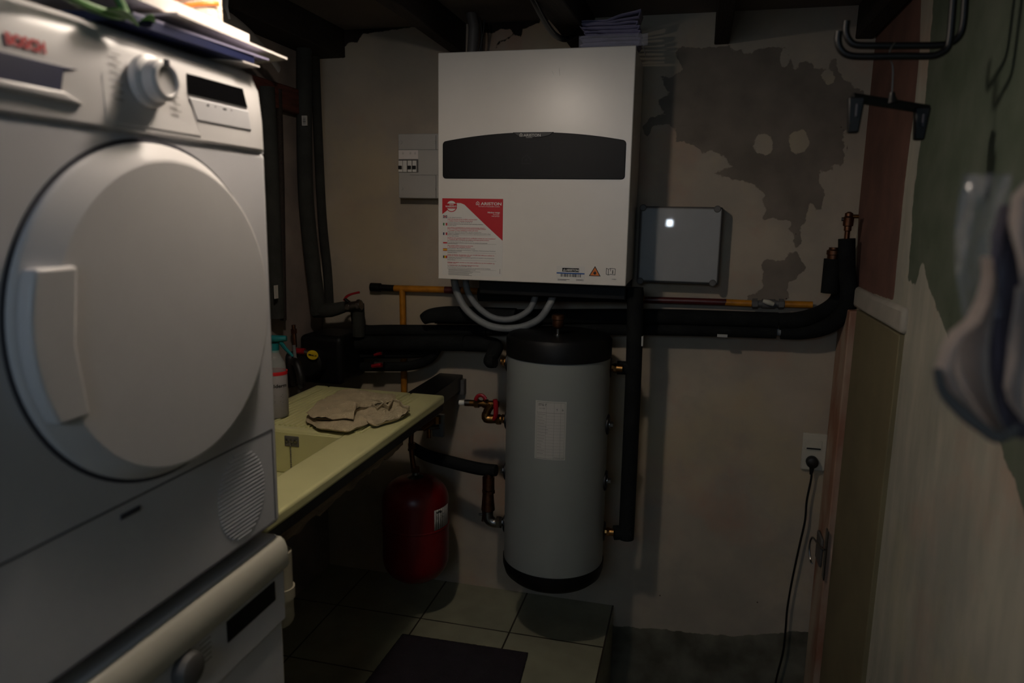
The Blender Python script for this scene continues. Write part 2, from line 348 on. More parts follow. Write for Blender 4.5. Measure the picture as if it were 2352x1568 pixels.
# tiled platform and the lower floor beside it
ex = at(1411, 1384, z=0).x
TX = at(1207, 1370, z=0).x; TY = at(1170, 1452, z=0).y; TP = abs(at(1383, 1485, z=0).x-at(1166, 1452, z=0).x)
fc = Vector(((LX+ex)/2, (WY-1.55)/2, -.375)); TX -= fc.x; TY -= fc.y
M['tiles'] = tile_mat()
struct('floor', G().box((LX, -1.55, -.75), (ex, WY, 0)), 'tiles', smooth=False)
struct('floor', G().box((ex, -1.55, -.8), (RX, WY, -.45)), 'dirt', smooth=False)
# beams
bz = 2.022
def xw(px, py): return at(px, py, y=WY).x
for i, (a, b) in enumerate(((-1.42, -1.297), (xw(1042, 118), xw(1071, 115)), (xw(1312, 90), xw(1366, 70)), (xw(1640, 105), xw(1675, 105)), (xw(1968, 60), xw(2004, 93)))):
    g = G(); n = 16
    def prof(t): return [(a+random.uniform(-.003, .003), bz+random.uniform(-.003, .003)), (b+random.uniform(-.003, .003), bz+random.uniform(-.003, .003)), (b, CEIL+.01), (a, CEIL+.01)]
    rows = [prof(k) for k in range(n)]
    vs = [(p[0], -1.5+(WY+1.5)*k/(n-1), p[1]) for k in range(n) for p in rows[k]]
    g.add(vs, [(k*4+j, k*4+(j+1) % 4, k*4+4+(j+1) % 4, k*4+4+j) for k in range(n-1) for j in range(4)]+[(0, 1, 2, 3), tuple(4*(n-1)+j for j in range(4))])
    struct('trim_%d' % (i+1), g, 'beam', 'dark rough ceiling beam running to the back wall', bevel=.004)
# red-brown board along the left wall
struct('trim_6', G().box((LX, .9, 1.80), (LX+.035, 2.44, 1.885)), 'redwood', 'red-brown board fixed along the left wall', bevel=.004)
# door under the stairs, in the right wall
yd0, yd1 = 1.91, 2.405
d = thing('door_1', (RX, (yd0+yd1)/2, -.45), 'low olive board cupboard door in the right wall', 'door'); d['kind'] = 'structure'
obj('door_panel', G().box((RX-.012, yd0, -.45), (RX+.01, yd1, 1.195)), 'olive', d, bevel=.002)
struct('trim_7', G().box((RX-.03, yd1+.006, -.45), (RX+.01, WY, 1.19)), 'wframe', 'worn painted wooden door post in the right corner', bevel=.004)
g = G().prism([(yd0-.01, 1.198), (WY, 1.198), (WY, 1.262), (2.2, 1.258), (yd0-.01, 1.262)], 'x', RX-.014, RX+.01)
struct('trim_8', g, 'filler', 'plastered lip above the low olive door', bevel=.01)
g = G().box((RX-.016, yd0-.3, -.45), (RX+.01, yd0-.004, 1.2))
# latch on the post
l = at(1905, 1275, y=2.44); la = thing('door_latch', (RX-.03, 2.44, l.z), 'small steel hook latch on the worn door post', 'latch')
obj('plate', G().box((RX-.034, 2.395, l.z-.07), (RX-.030, 2.425, l.z+.10)), 'steel', la, bevel=.001)
obj('hook', G().tube([(RX-.036, 2.41, l.z+.03), (RX-.05, 2.43, l.z+.035), (RX-.06, 2.5, l.z+.03), (RX-.065, 2.51, l.z-.01), (RX-.06, 2.49, l.z-.05), (RX-.06, 2.46, l.z-.045)], .003, 8, 6), 'steel', la)
g = G().box((RX-.04, 2.455, l.z-.055), (RX-.030, 2.54, l.z+.045)); obj('catch', g, 'gbox', la, bevel=.006)
# bare bulb between the beams
p = Vector((-.60, 1.12, 1.97)); b = thing('ceiling_lamp', (p.x, p.y, CEIL), 'small white lamp with a cone shade on the ceiling above the dryer', 'lamp')
obj('holder', G().lathe([(.045, 0), (.045, -.012), (.03, -.02), (.02, -.03), (.02, -.07)], (p.x, p.y, CEIL)), 'white', b)
obj('lamp_shade', G().lathe([(.02, 2.055), (.05, 2.045), (.13, 1.979), (.132, 1.979), (.052, 2.049), (.02, 2.06)], (p.x, p.y, 0)), 'white', b)

# ------------------------------------------------------------------ wall unit
BY = 2.27; u = thing('wall_heat_pump_unit', (-.51, 2.42, 1.25), 'large cream white heat pump unit with black band on the back wall', 'heating unit')
bx0, bx1, bz0, bz1 = -.822, -.207, 1.252, 1.96
obj('casing', G().box((bx0, BY+.006, bz0), (bx1, 2.572, bz1)), 'unit', u, bevel=.004)
cf = obj('front_cover', G().box((bx0-.001, BY, bz0-.001), (bx1+.001, BY+.03, bz1+.001)), 'unit', u, bevel=.003)
# black band with arched top
def band(x0, x1, z0, z1, zt, rr=.01):
    P = []
    for k in range(5): t = PI+k*PI/8; P.append((x0+rr+rr*math.cos(t), z0+rr+rr*math.sin(t)))
    for k in range(5): t = 1.5*PI+k*PI/8; P.append((x1-rr+rr*math.cos(t), z0+rr+rr*math.sin(t)))
    zc = lambda x: z1+(zt-z1)*(1-((x-(x0+x1)/2)/((x1-x0)/2))**2)
    for k in range(5): t = k*PI/8; P.append((x1-rr+rr*math.cos(t), z1-rr+rr*math.sin(t)+(zc(x1-rr)-z1)*min(1, k/4)))
    for k in range(1, 30): x = x1-rr-(x1-x0-2*rr)*k/30; P.append((x, zc(x)))
    for k in range(5): t = PI/2+k*PI/8; P.append((x0+rr+rr*math.cos(t), z1-rr+rr*math.sin(t)+(zc(x0+rr)-z1)*(1-k/4)))
    return P
pn = obj('band', G().prism(band(-.806, -.2235, 1.5755, 1.690, 1.7165), 'y', BY-.004, BY+.01), 'blk', u, bevel=.0015)
g = G()
for (a, b, c, e) in ((-.61, 1.588, -.452, 1.5892), (-.61, 1.6868, -.452, 1.688), (-.61, 1.588, -.6088, 1.688), (-.4532, 1.588, -.452, 1.688)): g.box((a, BY-.0046, b), (c, BY-.003, e))
obj('flap_outline', g, 'faint', pn, smooth=False)
g = G().prism([(-.575+.0, 1.7165), (-.445, 1.7165), (-.46, 1.706), (-.49, 1.7), (-.53, 1.7), (-.56, 1.706)], 'y', BY-.006, BY-.002)
obj('badge', g, 'rubber', pn, bevel=.001)
def house(g, x, z, s, y):
    o = [(0, 0), (1, 0), (1, .62), (.5, 1.05), (0, .62)]; i = [(.14, .14), (.86, .14), (.86, .56), (.5, .86), (.14, .56)]
    for k in range(5):
        k2 = (k+1) % 5; g.prism([(x+q[0]*s, z+q[1]*s) for q in (o[k], o[k2], i[k2], i[k])], 'y', y-.0004, y)
    g.prism([(x+s*(.5+.14*math.cos(t)), z+s*(.4+.17*math.sin(t))) for t in [k*PI/4 for k in range(8)]], 'y', y-.0004, y)
g = G(); house(g, -.553, 1.7035, .010, BY-.006); g.text('ARISTON', .0105, (-.540, BY-.0062, 1.7038), bold=.0002, xs=1.25)
g.box((-.532, BY-.0064, 1.6995), (-.512, BY-.006, 1.7005))
obj('lettering', g, 'box', pn, smooth=False)
g = G(); house(g, -.545, 1.62, .03, BY-.004)
obj('emblem', g, 'faint', pn, smooth=False)
# big red and white sticker
sx0, sx1, sz0, sz1 = -.808, -.604, 1.266, 1.513
st = obj('warranty_sticker', G().box((sx0, BY-.0006, sz0), (sx1, BY+.001, sz1)), 'white', u, smooth=False); st['label'] = 'white sticker with a red diagonal field, flags and lines of print'
W_, H_ = sx1-sx0, sz1-sz0
def sp(a, b): return (sx0+W_*a/1000, sz1-H_*b/1340)     # sticker coordinates taken along the print
g = G(); yy = BY-.0008
g.prism([sp(*q) for q in ((0,0),(1000,0),(1000,712),(880,600),(700,430),(420,155),(370,105),(310,80),(240,78),(0,275))], 'y', yy, BY)
obj('red_field', g, 'red', st, smooth=False)
g = G(); g.prism([(sp(155,132)[0]+.019*math.cos(t), sp(155,132)[1]+.019*math.sin(t)) for t in [k*PI/16 for k in range(32)]], 'y', yy-.0004, yy)
obj('seal', g, 'red', st, smooth=False)
g = G()
for s_ in (1, -1):
    g.prism([(sp(155,132)[0]+.0165*math.cos(t), sp(155,132)[1]+s_*.0165*math.sin(t)) for t in [math.radians(28+k*124/10) for k in range(11)]], 'y', yy-.0008, yy-.0003)
g.text('YEAR', .0065, (sp(155,0)[0], yy-.0008, sp(0,120)[1]), align='CENTER', bold=.0001)
g.text('WARRANTY', .0078, (sp(155,0)[0], yy-.0008, sp(0,155)[1]), align='CENTER', bold=.0002, xs=.95)
obj('seal_lettering', g, 'white', st, smooth=False); g = G()
x, z = sp(560, 108); house(g, x, z, .0115, yy-.0002)
g.text('ARISTON', .0125, (sp(640,0)[0], yy-.0002, sp(0,108)[1]), bold=.0003, xs=1.32)
g.text('The home of sustainable comfort', .0052, (sp(950,0)[0], yy-.0002, sp(0,140)[1]), align='RIGHT', xs=1.03)
g.text('Nimbus range', .0068, (sp(950,0)[0], yy-.0002, sp(0,245)[1]), align='RIGHT', bold=.0002, xs=1.05)
g.text('Air/water', .0055, (sp(945,0)[0], yy-.0002, sp(0,278)[1]), align='RIGHT')
g.text('heat pumps', .0055, (sp(945,0)[0], yy-.0002, sp(0,304)[1]), align='RIGHT')
obj('white_lettering', g, 'white', st, smooth=False)
T = [(315, 'g', 240, 'To our valued customers,'), (345, 'r', 495, 'select full warranty & free certified commissioning*'), (374, 'r', 420, '1. Contact Ariston Customer Service Now'), (400, 'g', 410, 'on ariston.com or tel. +44 03 33 240 87 77'), (428, 'g', 590, '2. Ariston Customer Service activates your warranty, commiss.'),
 (452, 'g', 150, 'Gentile cliente,'), (490, 'r', 620, 'può attivare gratuitamente la garanzia convenzionale del pro-'), (510, 'r', 640, 'dotto e richiedere il programma di assistenza garantita Ariston*'), (538, 'r', 510, '1. Contatta il Centro Assistenza Ariston più vicino'), (565, 'g', 560, 'chiamando allo 0732 63 35 28 o sul sito ariston.com'), (590, 'g', 715, '2. Il Centro Assistenza Ariston convaliderà la garanzia del prodotto dopo'), (606, 'g', 190, 'verifica e consenso'),
 (638, 'g', 190, 'À nos chers clients,'), (672, 'r', 800, 'bénéficiez de la garantie totale & de la certification gratuite de votre installation*'), (700, 'r', 690, '1. Contactez dès maintenant une station technique agréée Ariston'), (722, 'g', 430, 'sur ariston.com ou au +33 03 26 52 76 22'), (752, 'g', 665, '2. Le Service Client Ariston active la prise en compte de la garantie'),
 (772, 'g', 170, 'Szanowni Klienci,'), (806, 'r', 430, 'Aby uzyskać pełną gwarancję producenta:'), (832, 'r', 390, '1. Skontaktuj się z serwisem Ariston'), (856, 'g', 460, 'pod numerem +48 12 420 22 20 lub na stronie'), (886, 'g', 800, '2. Umów się na pierwsze uruchomienie urządzenia z Autoryzowanym Serwisem'), (900, 'g', 240, 'oraz podpisanie protokołu.'),
 (928, 'g', 160, 'Estimado cliente,'), (965, 'r', 780, 'Llame al número de atención a la red +34 895 852 440 para solicitar la'), (984, 'r', 390, 'puesta en marcha gratuita del equipo'), (1012, 'g', 780, '2. El Servicio Técnico Oficial validará la garantía y le ayudará a los propietarios'), (1030, 'g', 240, 'a disfrutar del servicio.'),
 (1058, 'g', 130, 'Beste klant,'), (1100, 'r', 785, 'Activeer de totale garantie en de gratis certificering van de installatie op'), (1112, 'r', 160, 'ontdek meer*'), (1150, 'r', 520, '1. Contacteer nu Ariston klantenservice'), (1168, 'g', 400, 'op ariston.com of bel 02 888 33 00'), (1198, 'g', 720, '2. De Ariston klantenservice activeert uw garantie na de installatie')]
gr, gg = G(), G()
for y_, k, wd, s_ in T:
    tgt = gr if k == 'r' else gg; n0 = len(tgt.v)
    x, z = sp(88, y_+22); tgt.text(s_, .0046, (x, yy, z), bold=.00008 if k == 'r' else 0)
    xs = [v[0] for v in tgt.v[n0:]]; sc = (W_*wd/1000)/(max(xs)-x)
    tgt.v[n0:] = [(x+(v[0]-x)*sc, v[1], v[2]) for v in tgt.v[n0:]]
for y_ in (445, 632, 782, 940, 1074, 1236):
    x, z = sp(88, y_); gg.box((x, yy-.0002, z), (sp({445: 685, 632: 810}.get(y_, 900), 0)[0], yy, z+.0005))
for k in range(8):
    x, z = sp(105, 1236+14*k+8); gg.box((x, yy-.0002, z), (sp((560, 470, 640, 520, 500, 460, 450, 500)[k], 0)[0], yy, z+.0009))
x, z = sp(962, 1290); gg.box((x, yy-.0002, z), (x+.0012, yy, z+.016))
obj('red_print', gr, 'redprint', st, smooth=False); obj('grey_print', gg, 'greyprint', st, smooth=False)
flags = {308: ('navy', 'white', 'uk'), 438: ('green', 'white', 'red'), 605: ('navy', 'white', 'red'), 752: ('white', 'red', 'pl'), 884: ('red', 'yellow', 'es'), 1012: ('rubber', 'yellow', 'red')}
for y_, c in flags.items():
    x0, z1 = sp(14, y_-12); x1 = sp(82, 0)[0]; h = .0085; wd = x1-x0; y0 = yy-.0003
    def bar(m, a, b, cc, dd, yo=0):
        return (m, G().box((x0+wd*a, y0-yo, z1-h*dd), (x0+wd*b, y0-yo+.0004, z1-h*cc)))
    if c[2] == 'uk': L_ = [bar('navy', 0, 1, 0, 1), bar('white', .36, .64, 0, 1, .0002), bar('white', 0, 1, .33, .67, .0002), bar('red', .43, .57, 0, 1, .0004), bar('red', 0, 1, .42, .58, .0004)]
    elif c[2] == 'pl': L_ = [bar('white', 0, 1, 0, .5), bar('red', 0, 1, .5, 1)]
    elif c[2] == 'es': L_ = [bar('red', 0, 1, 0, .25), bar('yellow', 0, 1, .25, .75), bar('red', 0, 1, .75, 1)]
    else: L_ = [bar(c[0], 0, .33, 0, 1), bar(c[1], .33, .67, 0, 1), bar(c[2], .67, 1, 0, 1)]
    # one mesh per flag, several materials
    gm = G(); idx = []; ms = []
    for m_, gb in L_:
        if m_ not in ms: ms.append(m_)
        idx += [ms.index(m_)]*len(gb.f); gm.add(gb.v, gb.f)
    fo = obj('flag', gm, ms[0], st, smooth=False)
    for m_ in ms[1:]: fo.data.materials.append(M[m_])
    if len(fo.data.polygons) == len(idx):
        fo.data.polygons.foreach_set('material_index', idx)
# small stickers
def bp(px, py): q = at(px, py, y=BY); return q.x, q.z
x0, z1 = bp(1279, 610); x1, z0 = bp(1342, 648)
s2 = obj('rating_label', G().box((x0, BY-.0005, z0), (x1, BY+.001, z1)), 'white', u, smooth=False)
g = G().box((x0, BY-.0009, z1-.0245), (x1, BY-.0004, z1-.0205)); obj('blue_stripe', g, 'blue', s2, smooth=False)
g = G().box((x0+.018, BY-.0009, z1-.018), (x1-.018, BY-.0004, z1-.006))
random.seed(3); xx = x0+.012
while xx < x1-.012:
    wd = random.choice((.0008, .0012, .002)); g.box((xx, BY-.0009, z1-.034), (xx+wd, BY-.0004, z1-.0246)); xx += wd+random.choice((.001, .0015, .0022))
g.box((x0+.004, BY-.0009, z0+.006), (x0+.042, BY-.0004, z0+.0072)); g.box((x0+.004, BY-.0009, z0+.003), (x0+.032, BY-.0004, z0+.0042)); g.text('3300452', .007, (x1-.027, BY-.0009, z0+.004))
obj('barcode', g, 'blk', s2, smooth=False)
g = G(); house(g, x0+.021, z1-.0165, .0075, BY-.0009); g.text('ARISTON', .0095, (x0+.0305, BY-.0011, z1-.0155), xs=1.0, bold=.0002); obj('lettering', g, 'white', s2, smooth=False)
x, z = bp(1366, 634)
s3 = obj('flame_warning_triangle', G().prism([(x-.0185, z), (x+.0185, z), (x, z+.0315)], 'y', BY-.0006, BY+.001), 'rubber', u, smooth=False)
obj('triangle_field', G().prism([(x-.0145, z+.0022), (x+.0145, z+.0022), (x, z+.027)], 'y', BY-.0009, BY), 'orange', s3, smooth=False)
obj('flame', G().prism([(x-.002, z+.005), (x-.005, z+.009), (x-.003, z+.013), (x-.001, z+.012), (x, z+.018), (x+.0025, z+.013), (x+.004, z+.013), (x+.0045, z+.008), (x+.002, z+.005)], 'y', BY-.0012, BY), 'rubber', s3, smooth=False)
x, z = bp(1392, 632); g = G()
def line(g, a, b, w_=.0007):
    a = Vector((a[0], a[1])); b = Vector((b[0], b[1])); n = (b-a).orthogonal().normalized()*w_; g.prism([(a-n)[:], (b-n)[:], (b+n)[:], (a+n)[:]], 'y', BY-.0006, BY)
for a, b in (((0, .004), (0, .022)), ((0, .022), (.007, .019)), ((0, .004), (.007, .001)), ((.007, .001), (.007, .019)), ((.007, .019), (.013, .022)), ((.013, .022), (.013, .013)), ((.013, .022), (.028, .021)), ((.028, .021), (.028, .002)), ((.007, .001), (.014, .004)), ((.014, .004), (.028, .002))):
    line(g, (x+a[0], z+a[1]), (x+b[0], z+b[1]))
g.text('i', .016, (x+.0185, BY-.0006, z+.006), bold=.0006); g.text('3318005', .004, (x+.018, BY-.0006, z-.013))
obj('manual_symbol', g, 'rubber', u, smooth=False)
# scratches and dark underside manifold
g = G().tube([at(1284,157,y=BY-.0005), at(1286,174,y=BY-.0005)], .0006, 5).tube([at(1268,163,y=BY-.0005), at(1272,172,y=BY-.0005)], .0005, 5)
obj('scratch', g, 'white', u)
obj('connection_tray', G().box((-.70, 2.33, 1.20), (-.21, 2.55, 1.253)), 'blk', u, bevel=.004)
for (a, b, c, e) in ((1163, 667, 1186, 681), (1345, 653, 1358, 660)):
    p, q = at(a, b, y=2.29), at(c, e, y=2.29)
# folded sheets on top
random.seed(11)
sh0 = None; zt = bz1+.003
specs = [(.178, 0, 0), (.172, .004, 0), (.176, -.003, 0), (.168, .006, .0), (.170, .002, .0), (.175, -.006, .0), (.185, -.004, 1)]
names = ['lowest of the pile', 'second from the bottom', 'third from the bottom', 'in the middle of the pile', 'third from the top', 'second from the top', 'topmost, with one corner curling up']
cx0 = at(1405, 100, y=2.34).x
for i, (wd, dx, curl) in enumerate(specs):
    z0 = zt+.0006; r = .0042+.0006*(i % 3)
    def fn(a, b, r=r, z0=z0, wd=wd, dx=dx, curl=curl, i=i):
        # closed folded loop: a runs round the loop, b along depth
        t = a*2; L_ = wd+random.uniform(-.0005, .0005); 
        if t < 1: x = -L_/2+L_*t; z = 0
        else: x = L_/2-L_*(t-1); z = 2*r
        k = (x/(L_/2)); e = math.sqrt(max(0, 1-min(1, max(0, (-k-.93)/.07))**2)); z = r+(z-r)*e
        wv = .0022*math.sin(x*30+i)+.0012*math.sin(x*71+i*2)
        if z < r: wv *= .3
        if curl: wv += .0005*0+max(0, (x+.01))*.22*(1 if t >= 1 else .55)-.0
        return (cx0+x+dx, 2.285+.10*b, z0+z+max(wv, -.0015)+.0018)
    g = G().surf(61, 4, fn)
    o = obj('folded_sheet', g, 'lilac', solid=.0012); tag(o, 'lilac white folded sheet on the heating unit, '+names[i], 'paper', 'folded sheets on top of the heating unit')
    zt = z0+2*r+.001
def fn(a, b):
    return (cx0-.092+.205*a, 2.282, bz1+.002+.034*b+.002*mn.noise(Vector((a*20, b*6, 1))))
def fn2(a, b):
    x = cx0+.085+.02*a+.006*mn.noise(Vector((a*9, b*9, 4))); return (x, 2.284+.08*b, bz1+.03-.05*a*a+.004*mn.noise(Vector((a*9, b*9, 2))))
o = obj('plastic_wrapper', G().surf(30, 6, fn).surf(16, 10, fn2), 'film', solid=.0004); tag(o, 'shiny clear plastic film around the folded sheets on the heating unit', 'wrapper')

# ------------------------------------------------------------------ pipes and hoses behind and below
def pipe(name, pts, r, m, label, cat='pipe', smooth=0, n=16, group=None, **kw):
    o = obj(name, G().tube(pts, r, n, smooth, **kw), m); return tag(o, label, cat, group)
Y = lambda y: (lambda a, b: at(a, b, y=y))
W5 = Y(2.53); W4 = Y(2.50); W3 = Y(2.44)
# bundle along the wall
def foam_end(pts, r, m='foam'): pass
t = thing('insulated_pipe', W5(1785, 736), 'upper black foam pipe of the pair along the back wall, bending up at the corner', 'pipe')
obj('sleeve', G().tube([W4(1000, 726), W4(1200, 727), W4(1500, 727), W4(1787, 736)], .027, 18, 4), 'foam', t)
obj('bend', G().tube([W4(1789, 738), W4(1840, 734), W5(1890, 718), W5(1925, 690), Y(2.54)(1934, 650), Y(2.54)(1936, 610)], .028, 18, 6), 'foam', t)
t = thing('insulated_pipe', W5(1785, 763), 'lower black foam pipe of the pair, sweeping up into the air vent', 'pipe')
obj('sleeve', G().tube([W4(1120, 757), W4(1500, 756), W4(1783, 763)], .021, 18, 4), 'foam', t)
obj('joint', G().tube([W4(1783, 762), W4(1793, 763)], .012, 12), 'hose', t)
obj('bend', G().tube([W4(1793, 762), W4(1850, 762), W4(1905, 747), Y(2.475)(1942, 712), Y(2.47)(1950, 670), Y(2.47)(1945, 620), Y(2.47)(1945, 548)], [.024, .024, .026, .027, .026, .025, .025], 18, 6), 'foam', t)
q1, q2 = W4(1647, 764.5), W4(1670, 772); obj('sticker', G().box((q1.x, q1.y-.027, q2.z), (q2.x, q1.y-.02, q1.z)), 'box', t)
p = Y(2.47)(1945, 546)
def hexnut(g, c, axis, r, h): g.lathe([(r, 0), (r, h)], c, axis, 6)
v = thing('air_vent_valve', p, 'small brass and copper air vent on top of the corner pipe', 'valve')
obj('body', G().lathe([(.008, -.01), (.008, .02), (.011, .022), (.011, .035), (.015, .037), (.016, .062), (.012, .066), (.012, .075), (.004, .08)], p, 'z', 20), 'copper', v)
obj('side_cap', G().lathe([(.006, 0), (.006, .022)], p+Vector((.006, 0, .066)), 'x', 12), 'brass', v)
obj('bracket', G().lathe([(.006, 0), (.006, .02)], p+Vector((-.02, 0, .057)), 'x', 12), 'steel', v)
pa, pb = W4(1912, 594), W4(1905, 672)
v = thing('insulated_pipe', pb, 'short upright foam pipe end with a brass cap beside the corner pipe', 'pipe')
obj('sleeve', G().tube([pb+Vector((-.001, -.01, 0)), pa+Vector((0, -.01, 0))], .027, 18), 'foam', v)
obj('brass_cap', G().lathe([(.018, 0), (.018, .012), (.021, .014), (.021, .026), (.015, .03), (.015, .036)], pa+Vector((0, -.01, 0)), 'z', 18), 'copper', v)
# left half of the bundle
t = thing('insulated_pipe', W4(970, 735), 'thick black foam sleeve with an open cut end below the grey hoses', 'pipe')
pts = [W3(972, 733), W3(990, 725), W3(1030, 722), W3(1100, 724), W3(1185, 727)]
obj('sleeve', G().tube(pts, [.020, .026, .03, .03, .03], 18, 5), 'foam', t)
pipe('insulated_pipe', [W4(818, 700), W4(820, 735), W4(835, 757), W4(900, 758), W4(1060, 759), W4(1118, 760)], .021, 'foam', 'black foam pipe turning from the valve elbow along the wall', smooth=4)
pipe('insulated_pipe', [Y(2.47)(800, 788), Y(2.47)(1000, 788), Y(2.47)(1067, 788)], .029, 'foam', 'thick black foam pipe running right from the pump group', smooth=3)
tk = 2.30  # tank axis
pipe('insulated_pipe', [Y(2.47)(1070, 789), Y(2.46)(1110, 790), W3(1138, 795), Y(2.38)(1133, 812), Y(2.33)(1125, 829), Y(2.32)(1137, 830)], [.029, .029, .027, .024, .022, .022], 'foam', 'black foam elbow feeding the upper left tank port', smooth=5)
pipe('insulated_pipe', [W4(800, 842), W4(880, 842), W4(940, 840), W4(985, 825), W4(1008, 795)], .018, 'foam', 'thin black foam pipe curving up below the thick one', smooth=6)
pipe('insulated_pipe', [W4(800, 812), W4(850, 814), W4(960, 812), W4(1000, 802)], .015, 'foam', 'thin straight black pipe between the foam pipes', smooth=4)
# vertical drop right of the tank
V = Y(2.36)
t = thing('insulated_pipe', V(1440, 1240), 'long upright black foam pipe right of the tank, down from the heating unit', 'pipe')
obj('sleeve', G().tube([V(1459, 660), V(1457, 800), V(1449, 1000), V(1438, 1236)], .0262, 20, 4), 'foam', t)
obj('branch', G().tube([V(1418, 844), V(1448, 845)], .0225, 18), 'foam', t)
obj('elbow', G().tube([V(1410, 1223), V(1432, 1222), V(1452, 1222)], .0245, 18), 'foam', t)
q = V(1476, 785); obj('sticker', G().box((q.x-.006, q.y-.012, q.z-.012), (q.x+.002, q.y+.01, q.z+.02)), 'box', t)
pipe('insulated_pipe', [Y(2.42)(1100, 676), Y(2.42)(1300, 676), Y(2.40)(1476, 678)], .024, 'foam', 'black foam pipe lying level right under the heating unit', smooth=3)
q1, q2 = Y(2.392)(1163, 667), Y(2.392)(1186, 681)
# hoses
t = pipe('drain_hose', [Y(2.36)(1042, 630), Y(2.36)(1050, 672), Y(2.36)(1075, 715), Y(2.36)(1125, 748), Y(2.36)(1185, 753), Y(2.36)(1235, 735), Y(2.36)(1262, 700), Y(2.38)(1272, 670)], .0125, 'hose', 'outer grey hose looping below the heating unit', 'hose', 8)
t = pipe('drain_hose', [Y(2.38)(1068, 630), Y(2.38)(1074, 668), Y(2.38)(1098, 705), Y(2.38)(1135, 730), Y(2.38)(1178, 732), Y(2.38)(1215, 712), Y(2.38)(1230, 680), Y(2.38)(1235, 660)], .011, 'hose', 'inner grey hose looping below the heating unit', 'hose', 8)
# gas pipe, left and right of the unit
gp = thing('gas_pipe', W5(925, 663), 'ochre yellow gas pipe with a black capped end and a branch going down', 'pipe')
GY = Y(2.555)
obj('run', G().tube([GY(905, 662), GY(1015, 665), GY(1480, 686)], .0125, 16), 'ochre', gp)
obj('black_end', G().tube([GY(870, 660), GY(906, 662)], .0128, 16), 'blk', gp)
obj('cap', G().tube([GY(852, 659), GY(874, 660)], .0165, 16), 'blk', gp)
obj('branch', G().tube([GY(924, 664), GY(926, 760), GY(928, 900)], .0118, 16), 'ochre', gp)
obj('dark_coupling', G().tube([GY(1022, 665.5), GY(1060, 667)], .0135, 16), 'dkred', gp)
gp = thing('gas_pipe', GY(1700, 694), 'gas pipe right of the tank pipe, dark red turning ochre at the valve', 'pipe')
obj('dark_red_run', G().tube([GY(1478, 688), GY(1668, 694)], .0115, 16), 'dkred', gp)
obj('ochre_run', G().tube([GY(1666, 694), GY(1728, 697)], .0115, 16), 'ochre', gp)
obj('ochre_end', G().tube([GY(1800, 698), GY(1866, 700)], .0115, 16), 'ochre', gp)
gv = thing('gas_valve', GY(1765, 698), 'brass gas valve with an ivory handle in the ochre pipe', 'valve')
g = G().tube([GY(1726, 697), GY(1802, 698)], .012, 16).tube([GY(1728, 697), GY(1740, 697)], .0175, 6).tube([GY(1788, 698), GY(1800, 698)], .0175, 6).tube([GY(1750, 697), GY(1780, 698)], .016, 16)
obj('body', g, 'gbox', gv)
p = Y(2.53)(1764, 694); obj('handle', G().tube([p+Vector((-.016, 0, .004)), p+Vector((0, -.002, .0)), p+Vector((.018, 0, -.006))], [.006, .009, .007], 10, 3), 'plate', gv)
# upright pipes at the left wall
A = lambda a, b, x=-1.375: at(a, b, x=x)
t = thing('insulated_pipe', A(638, 700), 'leftmost upright dark foam pipe, half behind the dryer', 'pipe')
obj('sleeve', G().tube([A(612, 200), A(622, 400), A(636, 730)], .026, 16, 3), 'foamg', t)
q = at(634, 670, x=-1.345); obj('barcode_sticker', G().box((q.x, q.y-.012, q.z-.022), (q.x+.003, q.y+.008, q.z+.022)), 'box', t)
pipe('wall_pipe', [A(640, 205, -1.39), A(646, 420, -1.39), A(651, 735, -1.39)], .011, 'beam', 'thin dark brown upright pipe beside the leftmost foam pipe')
B_ = Y(2.42)
t = thing('insulated_pipe', B_(735, 715), 'thick upright foam pipe with a barcode sticker, bending into the valve', 'pipe')
obj('sleeve', G().tube([B_(699, 95), B_(699, 300), B_(703, 450), B_(715, 580), B_(731, 700), B_(735, 722)], .0275, 18, 6), 'foamg', t)
obj('elbow', G().tube([B_(722, 712), B_(760, 712), B_(796, 703)], [.028, .026, .019], 16, 3), 'foamg', t)
q = at(699, 277, y=2.388); sk = obj('barcode_sticker', G().box((q.x-.010, q.y, q.z-.017), (q.x+.009, q.y+.006, q.z+.017)), 'box', t)
g = G(); random.seed(2)
for k in range(9): g.box((q.x-.006, q.y-.0004, q.z+.012-k*.003), (q.x+.005, q.y+.001, q.z+.012-k*.003+random.choice((.0008, .0016))))
obj('barcode', g, 'blk', sk, smooth=False)
pipe('insulated_pipe', [Y(2.54)(722, 95), Y(2.54)(730, 300), Y(2.54)(740, 500), Y(2.54)(752, 620), Y(2.54)(757, 705)], .017, 'foamg', 'slimmer grey foam pipe in the corner beside the thick one', smooth=5)
v = thing('ball_valve', B_(808, 700), 'ball valve with a dark red lever left of the gas pipe', 'valve')
obj('body', G().tube([B_(790, 706), B_(830, 700)], .018, 16).tube([B_(800, 704), B_(806, 703)], .021, 6).tube([B_(822, 701), B_(828, 700)], .021, 6), 'steel', v)
obj('lever', G().tube([B_(790, 690), B_(796, 681), B_(808, 675), B_(826, 671)], [.005, .005, .004, .004], 8, 3, flat=.6), 'redpl', v)
obj('stem', G().tube([B_(803, 695), B_(792, 686)], .006, 8), 'blk', v)
pipe('insulated_pipe', [Y(2.445)(822, 697), Y(2.445)(824, 740), Y(2.445)(824, 772)], .023, 'foamg', 'short foam riser right of the lever valve')
